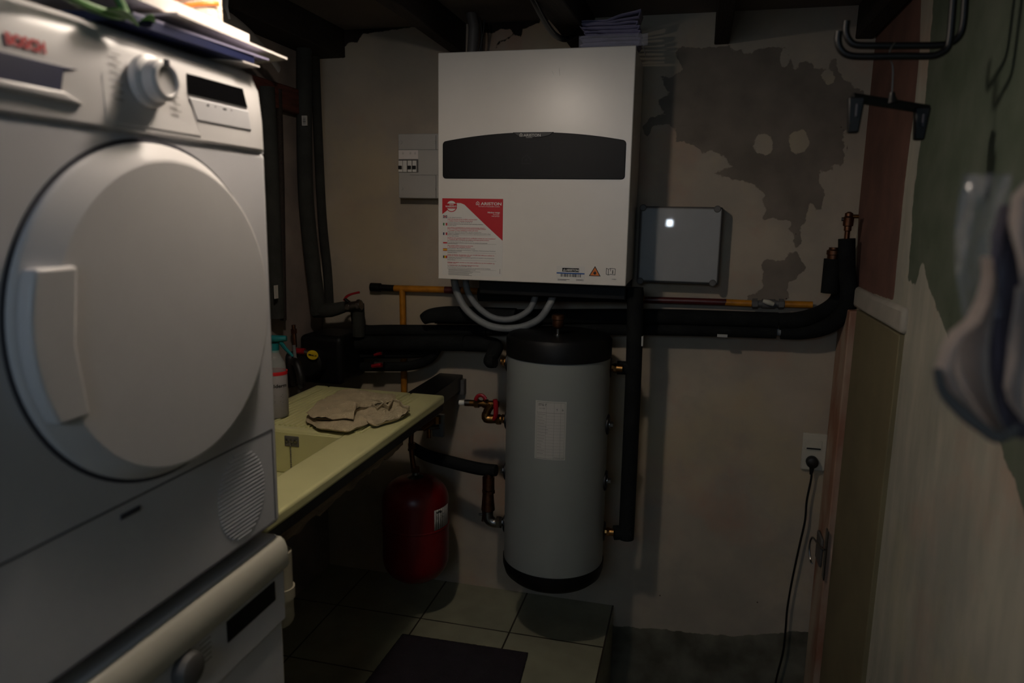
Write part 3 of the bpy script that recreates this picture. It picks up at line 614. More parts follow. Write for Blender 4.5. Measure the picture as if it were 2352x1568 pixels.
# pump group
q = B_(760, 815); t = thing('pump_group', q, 'black insulated pump group above the sink in the back left corner', 'pump')
obj('casing', G().box((q.x-.085, 2.34, q.z-.095), (q.x+.085, 2.54, q.z+.085)), 'blk', t, bevel=.02, seg=4)
obj('motor', G().lathe([(.05, 0), (.05, .05), (.042, .06), (.01, .062)], (q.x-.02, 2.345, q.z-.01), (0, -1, 0), 28), 'rubber', t)
obj('side_housing', G().box((q.x-.20, 2.30, q.z-.11), (q.x-.09, 2.44, q.z+.02)), 'rubber', t, bevel=.02, seg=4)
q2 = B_(660, 760); obj('grey_head', G().box((q2.x-.05, 2.3, q2.z-.07), (q2.x+.04, 2.4, q2.z+.045)), 'foamg', t, bevel=.02, seg=4)
q2 = Y(2.28)(690, 806)
v = thing('drain_valve', q2, 'small red handled drain valve with steel union beside the pump', 'valve')
obj('handle', G().tube([q2+Vector((-.02, 0, 0)), q2+Vector((.018, 0, 0))], .011, 10), 'redpl', v)
obj('union', G().tube([q2+Vector((.018, 0, -.002)), q2+Vector((.035, 0, -.006))], .009, 8), 'steel', v)
q3 = Y(2.30)(677, 765); obj('stem_pipe', G().tube([q3+Vector((-.004, 0, .03)), q3+Vector((0, 0, -.05))], .007, 10).tube([q3+Vector((-.003, 0, .015)), q3+Vector((-.003, 0, 0))], .012, 6), 'copper', v)
q4 = Y(2.27)(718, 815)
tg = obj('yellow_tag', G().prism([(q4.x+.022*math.cos(a)-.0, q4.z+.017*math.sin(a)) for a in [k*PI/12 for k in range(24)]], 'y', q4.y-.0015, q4.y+.001), 'yellow', bevel=.0005); tag(tg, 'round yellow tag hanging off the drain valve', 'tag')
g = G().text('SERAL 21', .008, (q4.x-.015, q4.y-.002, q4.z-.002), bold=.0004, tilt=-.1); obj('lettering', g, 'rubber', tg, smooth=False)
for (px, py, s_, lb) in ((868, 838, 1, 'red handled valve on the thin pipe under the foam pipes'), (870, 812, .7, 'tiny red lever valve just above the red handled one')):
    q = Y(2.46)(px, py); v = thing('pipe_valve', q, lb, 'valve')
    obj('handle', G().tube([q+Vector((-.02*s_, -.01, -.004)), q+Vector((.02*s_, -.01, .004))], [.007*s_, .009*s_], 8), 'redpl', v)
    obj('body', G().tube([q+Vector((-.016*s_, .01, 0)), q+Vector((.02*s_, .01, 0))], .012*s_, 10), 'steel', v)
# conduit above the unit and black cable
C1 = Y(2.45)
pipe('grey_conduit', [C1(1082, 30), C1(1088, 60), C1(1087, 90), C1(1084, 130)], .018, 'gbox', 'grey flexible conduit dropping behind the heating unit', 'conduit', 5)
pipe('black_wire', [C1(1101, 40), C1(1106, 70), C1(1105, 130)], .0035, 'rubber', 'black wire beside the grey conduit, nearest to it', 'wire', 5)
pipe('black_wire', [C1(1112, 45), C1(1110, 75), C1(1098, 130)], .0035, 'rubber', 'black wire crossing from the right behind the conduit', 'wire', 5)
t = pipe('black_hose', [Y(1.95)(1205, -45), Y(2.0)(1228, 5), Y(2.1)(1252, 50), Y(2.2)(1275, 80), Y(2.3)(1300, 90), Y(2.4)(1325, 78), Y(2.48)(1345, 60)], .0085, 'rubber', 'black hose hanging in a curve left of the folded sheets', 'hose', 8)
t2 = obj('pale_stripe', G().tube([Y(1.938)(1207, -40), Y(1.988)(1231, 5), Y(2.088)(1255, 50), Y(2.188)(1277, 80), Y(2.288)(1298, 90)], .0012, 6, 8), 'gbox', t)

# ------------------------------------------------------------------ fuse box, junction box, socket
fx0, fz1 = xw(913, 306), at(913, 306, y=WY).z; FY = 2.515
p0, p1 = at(914, 307, y=FY), at(1012, 456, y=FY)
t = thing('fuse_box', ((p0.x+p1.x)/2, WY, p1.z), 'small white fuse box half hidden behind the heating unit', 'fuse box')
obj('housing', G().box((p0.x, FY, p1.z), (p1.x+.06, WY, p0.z)), 'box', t, bevel=.003)
za, zb = at(950, 344, y=FY).z, at(950, 402, y=FY).z
def fb(px, py): q = at(px, py, y=FY); return q.x, q.z
g = G().box((p0.x+.002, FY-.002, za), (p1.x+.05, FY, za+.0008)).box((p0.x+.045, FY-.002, zb), (p1.x+.05, FY, zb+.0008)).box((fb(1001, 0)[0], FY-.002, zb-.08), (fb(1001, 0)[0]+.001, FY, zb)).box((fb(1001, 0)[0], FY-.002, za), (fb(1001, 0)[0]+.001, FY, za+.05))
obj('seam', g, 'gbox', t, smooth=False)
a, b = fb(916, 345), fb(961, 365)
ls = obj('label_strip', G().box((a[0], FY-.002, b[1]), (b[0], FY, a[1])), 'paper', t, smooth=False)
g = G()
for px in (926, 943, 954):
    x, z = fb(px, 352)
    g = G()
    for k in range(3): g.box((x-.003, FY-.0025, z-.003+k*.003), (x+.003, FY-.002, z-.0022+k*.003))
    obj('symbol', g, 'greyprint', ls, smooth=False)

a, b = fb(916, 366), fb(961, 396)
bm_ = obj('breaker_window', G().box((a[0], FY-.001, b[1]), (b[0], FY+.001, a[1])), 'gbox', t, smooth=False)
for k, (px, m_) in enumerate(((921, 'white'), (931, 'white'), (942, 'white'), (953, 'white'))):
    x, z = fb(px, 382)
    br = obj('breaker', G().box((x-.0075, FY-.006, z-.020), (x+.0075, FY, z+.020)), m_, t, bevel=.001)
    if k != 1: obj('toggle', G().box((x-.006, FY-.013, z-.010), (x+.006, FY-.005, z+.002)), 'rubber', br, bevel=.001)
for px, py in ((921, 327), (998, 326), (923, 433), (998, 433)):
    x, z = fb(px, py); obj('screw', G().lathe([(.0055, 0), (.005, .002), (.001, .0025)], (x, FY, z), (0, -1, 0), 16), 'box', t)
# junction box
JY = 2.50; p0, p1 = at(1470, 473, y=JY), at(1650, 655, y=JY)
t = thing('junction_box', ((p0.x+p1.x)/2, WY, p1.z), 'square grey junction box with round corner screws right of the heating unit', 'junction box')
obj('base', G().box((p0.x-.001, JY+.004, p1.z), (p1.x, WY, p0.z)), 'gbox', t, bevel=.006)
obj('lid', G().box((p0.x+.006, JY-.004, p1.z+.006), (p1.x-.004, JY+.006, p0.z-.005)), 'lid', t, bevel=.004)
for px, py in ((1477, 477), (1648, 480), (1470, 645), (1637, 650)):
    q = at(px, py, y=JY-.006); obj('corner_screw', G().lathe([(.0115, 0), (.0115, .006), (.009, .008), (.001, .008)], (q.x, JY+.002, q.z), (0, -1, 0), 20), 'gbox', t)
# socket
p0, p1 = at(1846, 994, y=2.566), at(1894, 1083, y=2.566)
t = thing('wall_socket', ((p0.x+p1.x)/2, WY, p1.z), 'ivory wall plate with a switch above a socket on the back wall', 'socket')
obj('plate', G().box((p0.x, 2.566, p1.z), (p1.x, WY, p0.z)), 'plate', t, bevel=.004)
a, b = at(1852, 1010, y=2.564), at(1887, 1036, y=2.564)
sw = obj('switch', G().box((a.x, 2.563, b.z), (b.x, 2.567, a.z)), 'plate', t, bevel=.0015)
obj('dark_bar', G().box((a.x+.003, 2.5615, b.z+.004), (b.x-.003, 2.564, b.z+.009)), 'rubber', sw, bevel=.001)
q = at(1865, 1060, y=2.56)
obj('socket_well', G().lathe([(.024, 0), (.024, .003), (.019, .003)], (q.x, 2.568, q.z), (0, -1, 0), 28), 'plate', t)
t = thing('power_cable', (q.x, 2.55, q.z), 'black plug and cable hanging down from the wall socket', 'cable')
obj('plug', G().lathe([(.020, 0), (.0205, .012), (.018, .024), (.010, .028), (.001, .028)], (q.x, 2.565, q.z), (0, -1, 0), 28).tube([(q.x, 2.55, q.z-.012), (q.x-.001, 2.55, q.z-.042)], [.009, .005], 10), 'rubber', t)
Z5 = Y(2.55)
cp = [Z5(1864, 1078), Z5(1863, 1100), Z5(1853, 1150), Z5(1849, 1195), Z5(1838, 1245), Z5(1826, 1300), Z5(1816, 1350), Z5(1808, 1400), Z5(1804, 1450), Z5(1798, 1500), Z5(1783, 1560), Z5(1778, 1600), Y(2.4)(1760, 1660)]
obj('cord', G().tube(cp, .0036, 10, 6), 'rubber', t)

# ------------------------------------------------------------------ tank
ctop, cbot = at(1280, 850, y=tk), at(1272, 1290, y=tk)
tx = (ctop.x+cbot.x)/2; R0 = .169; zb_ = at(1272, 1320, y=tk-R0).z; zt_ = .99
t = thing('buffer_tank', (tx, tk, .19), 'grey cylindrical buffer tank with black end caps hung below the heating unit', 'tank')
zbot = .308; ztop = 1.028
obj('shell', G().lathe([(R0, zbot), (R0, ztop)], (tx, tk, 0), n=96), 'tank', t)
obj('top_cap', G().lathe([(R0+.003, ztop-.01), (R0+.003, ztop+.045), (R0-.004, ztop+.056), (R0-.02, ztop+.06), (.02, ztop+.062)], (tx, tk, 0), n=96), 'blk', t)
obj('bottom_cap', G().lathe([(R0-.06, zbot-.062), (R0-.02, zbot-.055), (R0-.004, zbot-.04), (R0+.003, zbot-.015), (R0+.003, zbot+.008)], (tx, tk, 0), n=96), 'blk', t)
obj('wall_bracket', G().box((tx-.1, tk+.1, .9), (tx+.1, WY, .95)).box((tx-.1, tk+.1, .3), (tx+.1, WY, .35)), 'black_steel', t)
# label plate follows the curve
def ang(px, py):
    a = at(px, py, y=tk-R0); return math.asin(max(-1, min(1, (at(px, py, y=tk-R0*.97).x-tx)/R0)))
def plate(px0, px1, pyt, pyb, name, m, parent, off=.0012, n=14):
    a0, a1 = ang(px0, pyt), ang(px1, pyt); z1, z0 = at((px0+px1)/2, pyt, y=tk-R0).z, at((px0+px1)/2, pyb, y=tk-R0).z
    g = G()
    for k in range(n):
        b0, b1 = a0+(a1-a0)*k/n, a0+(a1-a0)*(k+1)/n; vs = []
        for rr in (R0+off, R0-.002):
            for aa, z in ((b0, z0), (b1, z0), (b1, z1), (b0, z1)): vs.append((tx+rr*math.sin(aa), tk-rr*math.cos(aa), z))
        g.add(vs, [(0, 1, 2, 3), (7, 6, 5, 4), (0, 4, 5, 1), (3, 2, 6, 7)])
    return obj(name, g, m, parent)
lp = plate(1231, 1301, 922, 1056, 'data_label', 'box', t)
a0, a1 = ang(1233, 922), ang(1299, 922)
g = G()
def arcline(u0, u1, py, th=.0009):
    z = at(1266, py, y=tk-R0).z; n = 8
    for k in range(n):
        b0 = a0+(a1-a0)*(u0+(u1-u0)*k/n); b1 = a0+(a1-a0)*(u0+(u1-u0)*(k+1)/n); rr = R0+.0016
        g.add([(tx+rr*math.sin(b0), tk-rr*math.cos(b0), z), (tx+rr*math.sin(b1), tk-rr*math.cos(b1), z), (tx+rr*math.sin(b1), tk-rr*math.cos(b1), z+th), (tx+rr*math.sin(b0), tk-rr*math.cos(b0), z+th)], [(0, 1, 2, 3)])
arcline(.02, .98, 925); arcline(.02, .98, 949); arcline(.02, .98, 1054)
for k in range(14): arcline(.03, .97, 956+k*6.9, .0004)
for k in range(14): arcline(.05, .05+random.uniform(.15, .38), 953+k*6.9, .001)
for u_ in (.02, .35, .62, .84, .98):
    b0 = a0+(a1-a0)*u_; rr = R0+.0016; z0, z1 = at(1266, 1054, y=tk-R0).z, at(1266, 925, y=tk-R0).z
    g.add([(tx+rr*math.sin(b0+s_), tk-rr*math.cos(b0+s_), z) for s_, z in ((0, z0), (.003, z0), (.003, z1), (0, z1))], [(0, 1, 2, 3)])
n0 = len(g.v); zz = at(1266, 933, y=tk-R0).z
g.text('STG 7', .010, (0, 0, zz), bold=.0003); g.text('cod. 050', .0055, (0.002, 0, zz-.010)); g.text('\u2191   \u2193', .010, (.055, 0, zz-.014), bold=.0002); g.text('STORAGE TANK', .0045, (.052, 0, at(1266, 1052, y=tk-R0).z))
g.v[n0:] = [(tx+(R0+.0016-v[1])*math.sin(a0+.04+v[0]/R0), tk-(R0+.0016-v[1])*math.cos(a0+.04+v[0]/R0), v[2]) for v in g.v[n0:]]
obj('print', g, 'greyprint', lp, smooth=False)
# ports
def port(px, py, side, dy=0, brassy='brass', length=.03, plug=False):
    z = at(px, py, y=tk+dy).z; yy_ = tk+dy; s_ = side; x = tx+s_*math.sqrt(R0*R0-dy*dy)
    fl = obj('port_flange', G().lathe([(.034, -.008), (.034, .002), (.03, .005), (.015, .005)], (x, yy_, z), (s_, 0, 0), 28), 'rubber', t)
    if plug:
        obj('plug_nut', G().lathe([(.016, .004), (.016, .008)], (x, yy_, z), (s_, 0, 0), 20).lathe([(.010, .008), (.010, .018)], (x, yy_, z), (s_, 0, 0), 6), 'steel', fl)
    else:
        obj('nipple', G().lathe([(.013, .004), (.013, .012)], (x, yy_, z), (s_, 0, 0), 8).lathe([(.016, .012), (.016, .02)], (x, yy_, z), (s_, 0, 0), 6).lathe([(.0125, .02), (.0125, length)], (x, yy_, z), (s_, 0, 0), 20), brassy, fl)
    return Vector((x+s_*length, yy_, z))
port(1400, 844, 1, .03, 'brass', .04); port(1395, 974, 1, 0, plug=True); port(1393, 1103, 1, 0, plug=True); port(1390, 1220, 1, .03, 'brass', .035)
port(1160, 830, -1, 0, 'brass', .025); pL2 = port(1160, 962, -1, 0, 'brass', .02); pL3 = port(1160, 1079, -1, 0, 'steel', .02); pL4 = port(1160, 1199, -1, 0, 'steel', .02)
q = Vector((tx, tk-.01, ztop+.07))
q = at(1281, 770, z=ztop+.061)
v = thing('tank_air_vent', q, 'copper coloured air vent standing on the tank lid', 'valve')
obj('stem', G().lathe([(.014, 0), (.014, .004), (.006, .005), (.006, .025)], q, 'z', 16), 'steel', v)
obj('float_body', G().lathe([(.008, .022), (.016, .027), (.018, .032), (.018, .050), (.0205, .052), (.0205, .064), (.017, .067), (.001, .067)], q, 'z', 24), 'copper', v)
# fittings left of the tank (upper)
q = Y(tk)(1130, 955)
v = thing('filling_valve_set', q, 'brass valve set with two red handles left of the tank', 'valve')
K = Y(tk)
obj('elbow', G().tube([pL2+Vector((.005, 0, 0)), K(1138, 962), K(1118, 960), K(1117, 948)], [.013, .015, .017, .015], 12, 4).tube([K(1150, 963), K(1140, 963)], .018, 6), 'brass', v)
obj('tee', G().tube([K(1117, 950), K(1122, 938), K(1130, 928)], .014, 12, 3).tube([K(1145, 928), K(1070, 925)], .0115, 12).tube([K(1100, 926), K(1090, 926)], .016, 6).tube([K(1120, 927), K(1110, 926)], .0155, 12), 'brass', v)
obj('hose_tail', G().tube([K(1080, 925), K(1068, 925)], .0115, 12), 'steel', v)
obj('white_cap', G().tube([K(1068, 925), K(1055, 924)], .0085, 12), 'white', v)
Kf = Y(tk-.03)
obj('red_handle', G().tube([Kf(1092, 918), Kf(1098, 909), Kf(1108, 908), Kf(1116, 917)], .0065, 10, 4, flat=.8), 'redpl', v)
obj('red_lever', G().tube([Kf(1137, 917), Kf(1139, 935), Kf(1138, 955), Kf(1133, 964)], [.008, .0085, .008, .005], 10, 4), 'redpl', v)
# lower left: foam tee and drain pipework
pipe('insulated_pipe', [Y(2.40)(945, 1025), Y(2.38)(980, 1045), Y(2.34)(1040, 1062), Y(2.31)(1100, 1076), K(1140, 1080)], [.020, .022, .022, .022, .020], 'foam', 'black foam pipe from under the sink to the middle left tank port', smooth=5)
v = thing('drain_pipework', K(1125, 1200), 'upright copper and steel drain fittings left of the lower tank', 'pipe')
obj('riser', G().tube([K(1123, 1080), K(1123, 1190)], .0145, 14).tube([K(1122, 1095), K(1122, 1122)], .021, 14), 'copper', v)
obj('union', G().tube([K(1122, 1125), K(1122, 1131)], .023, 8).tube([K(1121, 1131), K(1121, 1170)], [.019, .024], 14), 'copper', v)
obj('elbow', G().tube([K(1120, 1172), K(1122, 1190), K(1135, 1200), pL4], [.020, .019, .018, .016], 12, 4).tube([K(1142, 1199), K(1150, 1199)], .022, 6), 'steel', v)
obj('tap', G().tube([K(1100, 1180), K(1122, 1182)], [.004, .005], 8).tube([K(1112, 1182), K(1110, 1196)], .007, 8), 'steel', v)

# ------------------------------------------------------------------ expansion vessel
VY = 2.30; vc = at(955, 1200, y=VY); vt = at(955, 1094, y=VY).z; vb = at(955, 1325, y=VY).z; VR = .118
t = thing('expansion_vessel', (vc.x, VY, vb), 'round red expansion vessel hanging under the sink beside the tank', 'vessel')
h = vt-vb; prof = [(.02, 0)]
for k in range(1, 9): a = k*PI/16; prof.append((VR*math.sin(a)**.75, .085*(1-math.cos(a))))
prof += [(VR, h*.5), (VR, h-.085)]
for k in range(7, 1, -1): a = k*PI/16; prof.append((VR*math.sin(a)**.75, h-.085*(1-math.cos(a))))
prof += [(.03, h), (.02, h)]
obj('shell', G().lathe(prof, (vc.x, VY, vb), n=64), 'redmetal', t)
obj('collar', G().lathe([(.03, 0), (.03, .004), (.022, .008), (.012, .012), (.011, .02)], (vc.x, VY, vt-.004), n=28), 'steel', t)
obj('seam', G().lathe([(VR+.0005, 0), (VR+.002, .002), (VR+.002, .006), (VR+.0005, .008)], (vc.x, VY, vb+h*.55), n=64), 'redmetal', t)
z1, z0 = at(1030, 1174, y=VY-.06).z, at(1030, 1220, y=VY-.06).z
g = G(); n = 8
for k in range(n):
    b0, b1 = math.radians(54+k*5), math.radians(59+k*5); rr = VR+.001
    g.add([(vc.x+rr*math.sin(b), VY-rr*math.cos(b), z) for b, z in ((b0, z0), (b1, z0), (b1, z1), (b0, z1))], [(0, 1, 2, 3)])
lb = obj('paper_label', g, 'box', t, solid=.0006)
g = G(); n0 = 0; g.text('Wilo', .013, (0, 0, z1-.014), bold=.0005); g.box((0, -.0002, z1-.022), (.04, 0, z1-.021)); g.box((0, -.0002, z1-.028), (.03, 0, z1-.027)); g.box((0, -.0002, z1-.034), (.036, 0, z1-.033))
g.v = [(vc.x+(VR+.002-v[1])*math.sin(math.radians(58)+v[0]/VR), VY-(VR+.002-v[1])*math.cos(math.radians(58)+v[0]/VR), v[2]) for v in g.v]
obj('print', g, 'rubber', lb, smooth=False)
v = thing('vessel_pipe', (vc.x, VY, vt), 'copper and brass pipe rising from the red vessel to the sink bracket', 'pipe')
obj('riser', G().tube([(vc.x, VY, vt+.015), K(948, 1060), K(944, 1015), K(946, 985)], .009, 12, 4), 'copper', v)
obj('nut', G().tube([(vc.x, VY, vt+.018), (vc.x, VY, vt+.034)], .016, 6).tube([K(946, 1030), K(945, 1018)], .014, 6), 'brass', v)
v = thing('sink_valve', K(1000, 970), 'dull brass stop valve under the rear sink corner', 'valve')
obj('body', G().tube([K(972, 985), K(1000, 965)], .010, 12).tube([K(985, 975), K(985, 1005)], .008, 10).tube([K(1004, 955), K(1004, 972)], .013, 8), 'brass', v)
obj('mounting_plate', G().box((K(1000, 975).x-.012, tk+.0, K(1000, 1003).z), (K(1018, 975).x, tk+.02, K(1000, 952).z)), 'gbox', v, bevel=.002)
obj('pipe_tail', G().tube([K(950, 985), K(1010, 980)], .008, 10), 'steel', v)

# ------------------------------------------------------------------ sink
SZ = .872; sxf = -.780; sxb = -1.25; sy0 = 1.170; sy1 = 2.215
t = thing('laundry_sink', ((sxf+sxb)/2, 1.7, .6), 'long ivory ceramic sink with a ribbed drainboard behind the dryer', 'sink')
ix1 = at(820, 978, z=SZ).x; iy1 = at(690, 988, z=SZ).y
by0 = 1.22; bx_in0, bx_in1 = sxb+.05, min(ix1, sxf-.05)
g = G(); th = .030
# rim as frame, drainboard top and skirt
g.box((bx_in1, sy0, SZ-th), (sxf, sy1, SZ)); g.box((sxb, sy0, SZ-th), (bx_in0, sy1, SZ)); g.box((bx_in0, sy0, SZ-th), (bx_in1, by0, SZ)); g.box((bx_in0, iy1, SZ-th), (bx_in1, sy1, SZ))
obj('rim', g, 'sink', t, bevel=.008, seg=3)
D = .128; g = G(); w_ = .015
e_ = .0015; zt2 = SZ-.007
g.box((bx_in0-w_, by0-w_, SZ-D-w_), (bx_in1+w_, iy1+w_, SZ-D)).box((bx_in0-w_, by0-w_, SZ-D), (bx_in0+e_, iy1+w_, zt2)).box((bx_in1-e_, by0-w_, SZ-D), (bx_in1+w_, iy1+w_, zt2)).box((bx_in0, by0-w_, SZ-D), (bx_in1, by0+e_, zt2)).box((bx_in0, iy1-e_, SZ-D), (bx_in1, iy1+w_, zt2))
obj('basin', g, 'sink', t, bevel=.004)
g = G(); xv = sxb+.03
while xv < sxf-.075:
    g.tube([(xv, iy1+.025, SZ+.0002), (xv, sy1-.05, SZ+.0002)], .0045, 8); xv += .0165
obj('drainboard_ribs', g, 'sink', t)
q = at(671, 1012, y=iy1); ov = obj('overflow_plate', G().box((q.x-.022, iy1-.004, q.z-.016), (q.x+.022, iy1, q.z+.014)), 'gbox', t, bevel=.002)
g = G()
for k in (-1, 0, 1): g.lathe([(.0055, 0), (.004, .003), (.001, .004)], (q.x+k*.013, iy1-.004, q.z), (0, -1, 0), 12)
obj('overflow_rose', g, 'steel', ov)
ch = G(); zc = q.z-.005
for k in range(22): ch.lathe([(.0012, -.0024), (.0026, 0), (.0012, .0024)], (q.x-.001, iy1-.008, zc-.0055*k), 'z', 8)
obj('plug_chain', ch, 'steel', t)
# black steel bar and raw batten under the front edge
p = at(1050, 882, y=WY)
tag(obj('support_bar', G().box((-.842, 1.16, SZ-th-.028), (-.788, 2.225, SZ-th-.001)).box((-.93, 2.225, SZ-.07), (-.835, WY, SZ-.012)), 'black_steel', bevel=.003), 'black steel bar carrying the sink from the back wall', 'bar')
q = at(1063, 885, y=WY); tag(obj('steel_angle', G().box((q.x-.012, WY-.03, q.z-.03), (q.x+.014, WY, q.z+.028)), 'gbox', bevel=.001), 'small galvanised angle where the sink bar meets the wall', 'bracket')
g = G(); n = 40
top_ = SZ-th-.029
rows = []
for k in range(n+1):
    yv = 1.16+(1.92-1.16)*k/n; lowz = top_-.040+.014*mn.noise(Vector((k*.6, 2, 0)))+.012*(k/n)+(.006 if k % 7 > 3 else 0)
    rows.append([(-.84, yv, top_), (-.806, yv, top_), (-.806, yv, lowz), (-.84, yv, lowz)])
vs = [p_ for r in rows for p_ in r]
g.add(vs, [(k*4+j, k*4+(j+1) % 4, k*4+4+(j+1) % 4, k*4+4+j) for k in range(n) for j in range(4)]+[(0, 1, 2, 3), tuple(4*n+j for j in range(4))])
tag(obj('sink_batten', g, 'batten'), 'raw ragged wooden batten under the front edge of the sink', 'batten')
tag(obj('drain_pipe', G().tube([(-.815, 1.27, .76), (-.815, 1.27, .70), (-.815, 1.27, .63), (-.825, 1.285, .60), (-.86, 1.31, .585), (-.95, 1.36, .58)], .025, 16, 5).tube([(-.815, 1.27, .68), (-.815, 1.27, .655)], .029, 16), 'pvc'), 'cream plastic drain elbow under the sink, beside the washer', 'pipe')
# floor cloth folded on the drainboard
def cloth_layer(poly, z, th, seed, amp=.004, n=46):
    """an irregular folded cloth layer as a filled, wavy slab"""
    P = np.array(poly); cxm = P.mean(0); g = G(); rings = 9; m = 96
    # resample outline
    seg = np.linalg.norm(np.roll(P, -1, 0)-P, axis=1); cum = np.concatenate([[0], np.cumsum(seg)]); tt = np.linspace(0, cum[-1], m, endpoint=False)
    out = []
    for s_ in tt:
        i = min(np.searchsorted(cum, s_, 'right')-1, len(P)-1); f = (s_-cum[i])/seg[i]; a = P[i]; b = P[(i+1) % len(P)]; out.append(a+(b-a)*f)
    out = np.array(out)
    for side in (1, 0):
        for r in range(rings+1):
            f = r/rings
            for q in out:
                p = cxm+(q-cxm)*(1-(1-f)**1.0) if side else cxm+(q-cxm)*f
                nz = mn.noise(Vector((p[0]*22, p[1]*22, seed)))+.5*mn.noise(Vector((p[0]*60, p[1]*60, seed+5)))
                e = math.sqrt(max(0, 1-f**8))
                zz = z+th/2+(th/2)*e*(1 if side else -1)+(amp*nz*(1.0 if side else .25))
                g.v.append((p[0], p[1], max(zz, SZ+.0035)))
    R_ = rings+1
    for side in range(2):
        o = side*R_*m
        for r in range(rings):
            for k in range(m): 
                a = o+r*m+k; b = o+r*m+(k+1) % m; g.f.append((a, b, b+m, a+m))
    for k in range(m): a = rings*m+k; b = rings*m+(k+1) % m; g.f.append((a, b, R_*m+b-0+rings*m, R_*m+rings*m+k))
    return g
def zp(pts, z): return [tuple(at(a, b, z=z))[:2] for a, b in pts]
t = thing('floor_cloth', at(820, 950, z=SZ), 'crumpled beige terry cloth folded on the sink drainboard', 'cloth')
obj('lower_fold', cloth_layer(zp([(702,968),(730,985),(800,993),(835,980),(850,972),(858,950),(800,940),(740,942),(705,955)], SZ+.01), SZ+.003, .02, 3), 'towel', t)
obj('upper_fold', cloth_layer(zp([(703,948),(735,922),(775,900),(815,895),(835,900),(850,907),(880,906),(909,908),(908,920),(890,924),(884,931),(868,929),(850,934),(828,936),(814,945),(812,962),(790,960),(770,964),(720,962)], SZ+.03), SZ+.020, .022, 8, .008), 'towel', t)
def strip(pts, wv, z0, z1, seed):
    P = [Vector(p) for p in pts]; nn = 40
    def fn(a, b):
        k = a*(len(P)-1); i = min(int(k), len(P)-2); f = k-i; p = P[i].lerp(P[i+1], f)
        return (p.x+wv*.5*math.sin(a*19+seed)*(.3+b), p.y+wv*math.sin(a*23+seed)*(b-.2), z0+(z1-z0)*b+.003*math.sin(a*15+seed))
    return G().surf(nn, 10, fn)
obj('crumpled_edge', cloth_layer(zp([(812,955),(835,952),(862,950),(875,938),(890,944),(898,930),(915,928),(920,934),(932,934),(942,946),(928,956),(900,966),(858,977),(838,970),(818,966)], SZ+.012), SZ+.003, .022, 14, .014), 'towel', t)
pl_ = [at(a, b, z=SZ+.018) for a, b in ((812,948),(824,938),(850,936),(866,948),(880,936),(892,944),(902,928),(918,932),(926,944),(940,945))]
def fn(a, b):
    k = a*(len(pl_)-1); i = min(int(k), len(pl_)-2); p = pl_[i].lerp(pl_[i+1], k-i); return (p.x+.010*(b-.5), p.y-.014*(b-.5), SZ+.012+.026*b)
obj('ruffled_hem', G().surf(46, 8, fn), 'towel', t, solid=.003)
# spray bottle
q = at(640, 952, z=SZ+.005); q = Vector((-1.08, 1.74, SZ+.004))
q = at(636, 955, z=SZ+.004)
t = thing('spray_bottle', q, 'grey spray bottle with teal trigger and red band, beside the dryer', 'bottle')
s_ = 1.0
obj('body', G().lathe([(.030, 0), (.034, .006), (.034, .15), (.032, .17)], q, n=36), 'bottle', t)
obj('shoulder', G().lathe([(.032, .17), (.028, .20), (.018, .222), (.014, .232), (.014, .245)], q, n=36), 'clear', t)
obj('red_band', G().lathe([(.0345, .158), (.0345, .170)], q, n=36), 'red', t)
g = G().text('lderm', .017, (0, 0, .115), bold=.0004); 
g.v = [(v[0]-.0, v[1], v[2]) for v in g.v]
for zz, ln in ((.112, .03), (.088, .026), (.083, .022), (.078, .027), (.065, .02), (.060, .026)): g.box((0, -.0002, zz-.001), (ln, 0, zz-.0002))
A0 = math.atan2(q.x, -q.y)  # towards the room
A0 = math.radians(28)
g.v = [(q.x+(.0347-v[1])*math.sin(A0-.1+v[0]/.034), q.y-(.0347-v[1])*math.cos(A0-.1+v[0]/.034), q.z+v[2]) for v in g.v]
obj('print', g, 'rubber', t, smooth=False)
g = G().tube([q+Vector((0, 0, .238)), q+Vector((0, 0, .27))], .014, 14).tube([q+Vector((-.03, 0, .285)), q+Vector((.0, 0, .285)), q+Vector((.035, .01, .287))], [.012, .014, .010], 12, 3).tube([q+Vector((.018, .005, .275)), q+Vector((.03, .01, .25)), q+Vector((.05, .016, .222))], [.007, .006, .004], 10, 4)
obj('trigger_head', g, 'teal', t); t.scale = (1, 1, .80)
# dark tap clutter behind the bottle
q = Y(2.2)(682, 860); tag(obj('black_tap', G().tube([q+Vector((-.04, .05, -.05)), q+Vector((-.03, .03, .03)), q+Vector((0, 0, .04)), q+Vector((.02, -.01, .0)), q+Vector((.02, -.01, -.03))], .014, 12, 5), 'rubber'), 'black curved tap at the back of the sink near the bottle', 'tap')
q = Y(2.25)(680, 850); tag(obj('grey_tube', G().tube([q+Vector((-.005, 0, .09)), q+Vector((.005, 0, -.03)), q+Vector((.02, 0, -.065))], .006, 10, 4), 'hose'), 'thin pale tube hanging behind the spray bottle', 'tube')

# ------------------------------------------------------------------ dryer
DX = -.74; dy0, dy1 = .545, 1.163; dz0, dz1 = .872, 1.702; zs = 1.568
t = thing('tumble_dryer', (DX-.29, (dy0+dy1)/2, dz0), 'white tumble dryer stacked on the washing machine', 'dryer')
obj('body', G().box((DX-.60, dy0, dz0), (DX-.018, dy1, dz1-.004)), 'enamel', t, bevel=.006)
obj('front_panel', G().box((DX-.02, dy0+.001, dz0+.012), (DX, dy1-.001, zs-.002)), 'enamel', t, bevel=.010, seg=4)
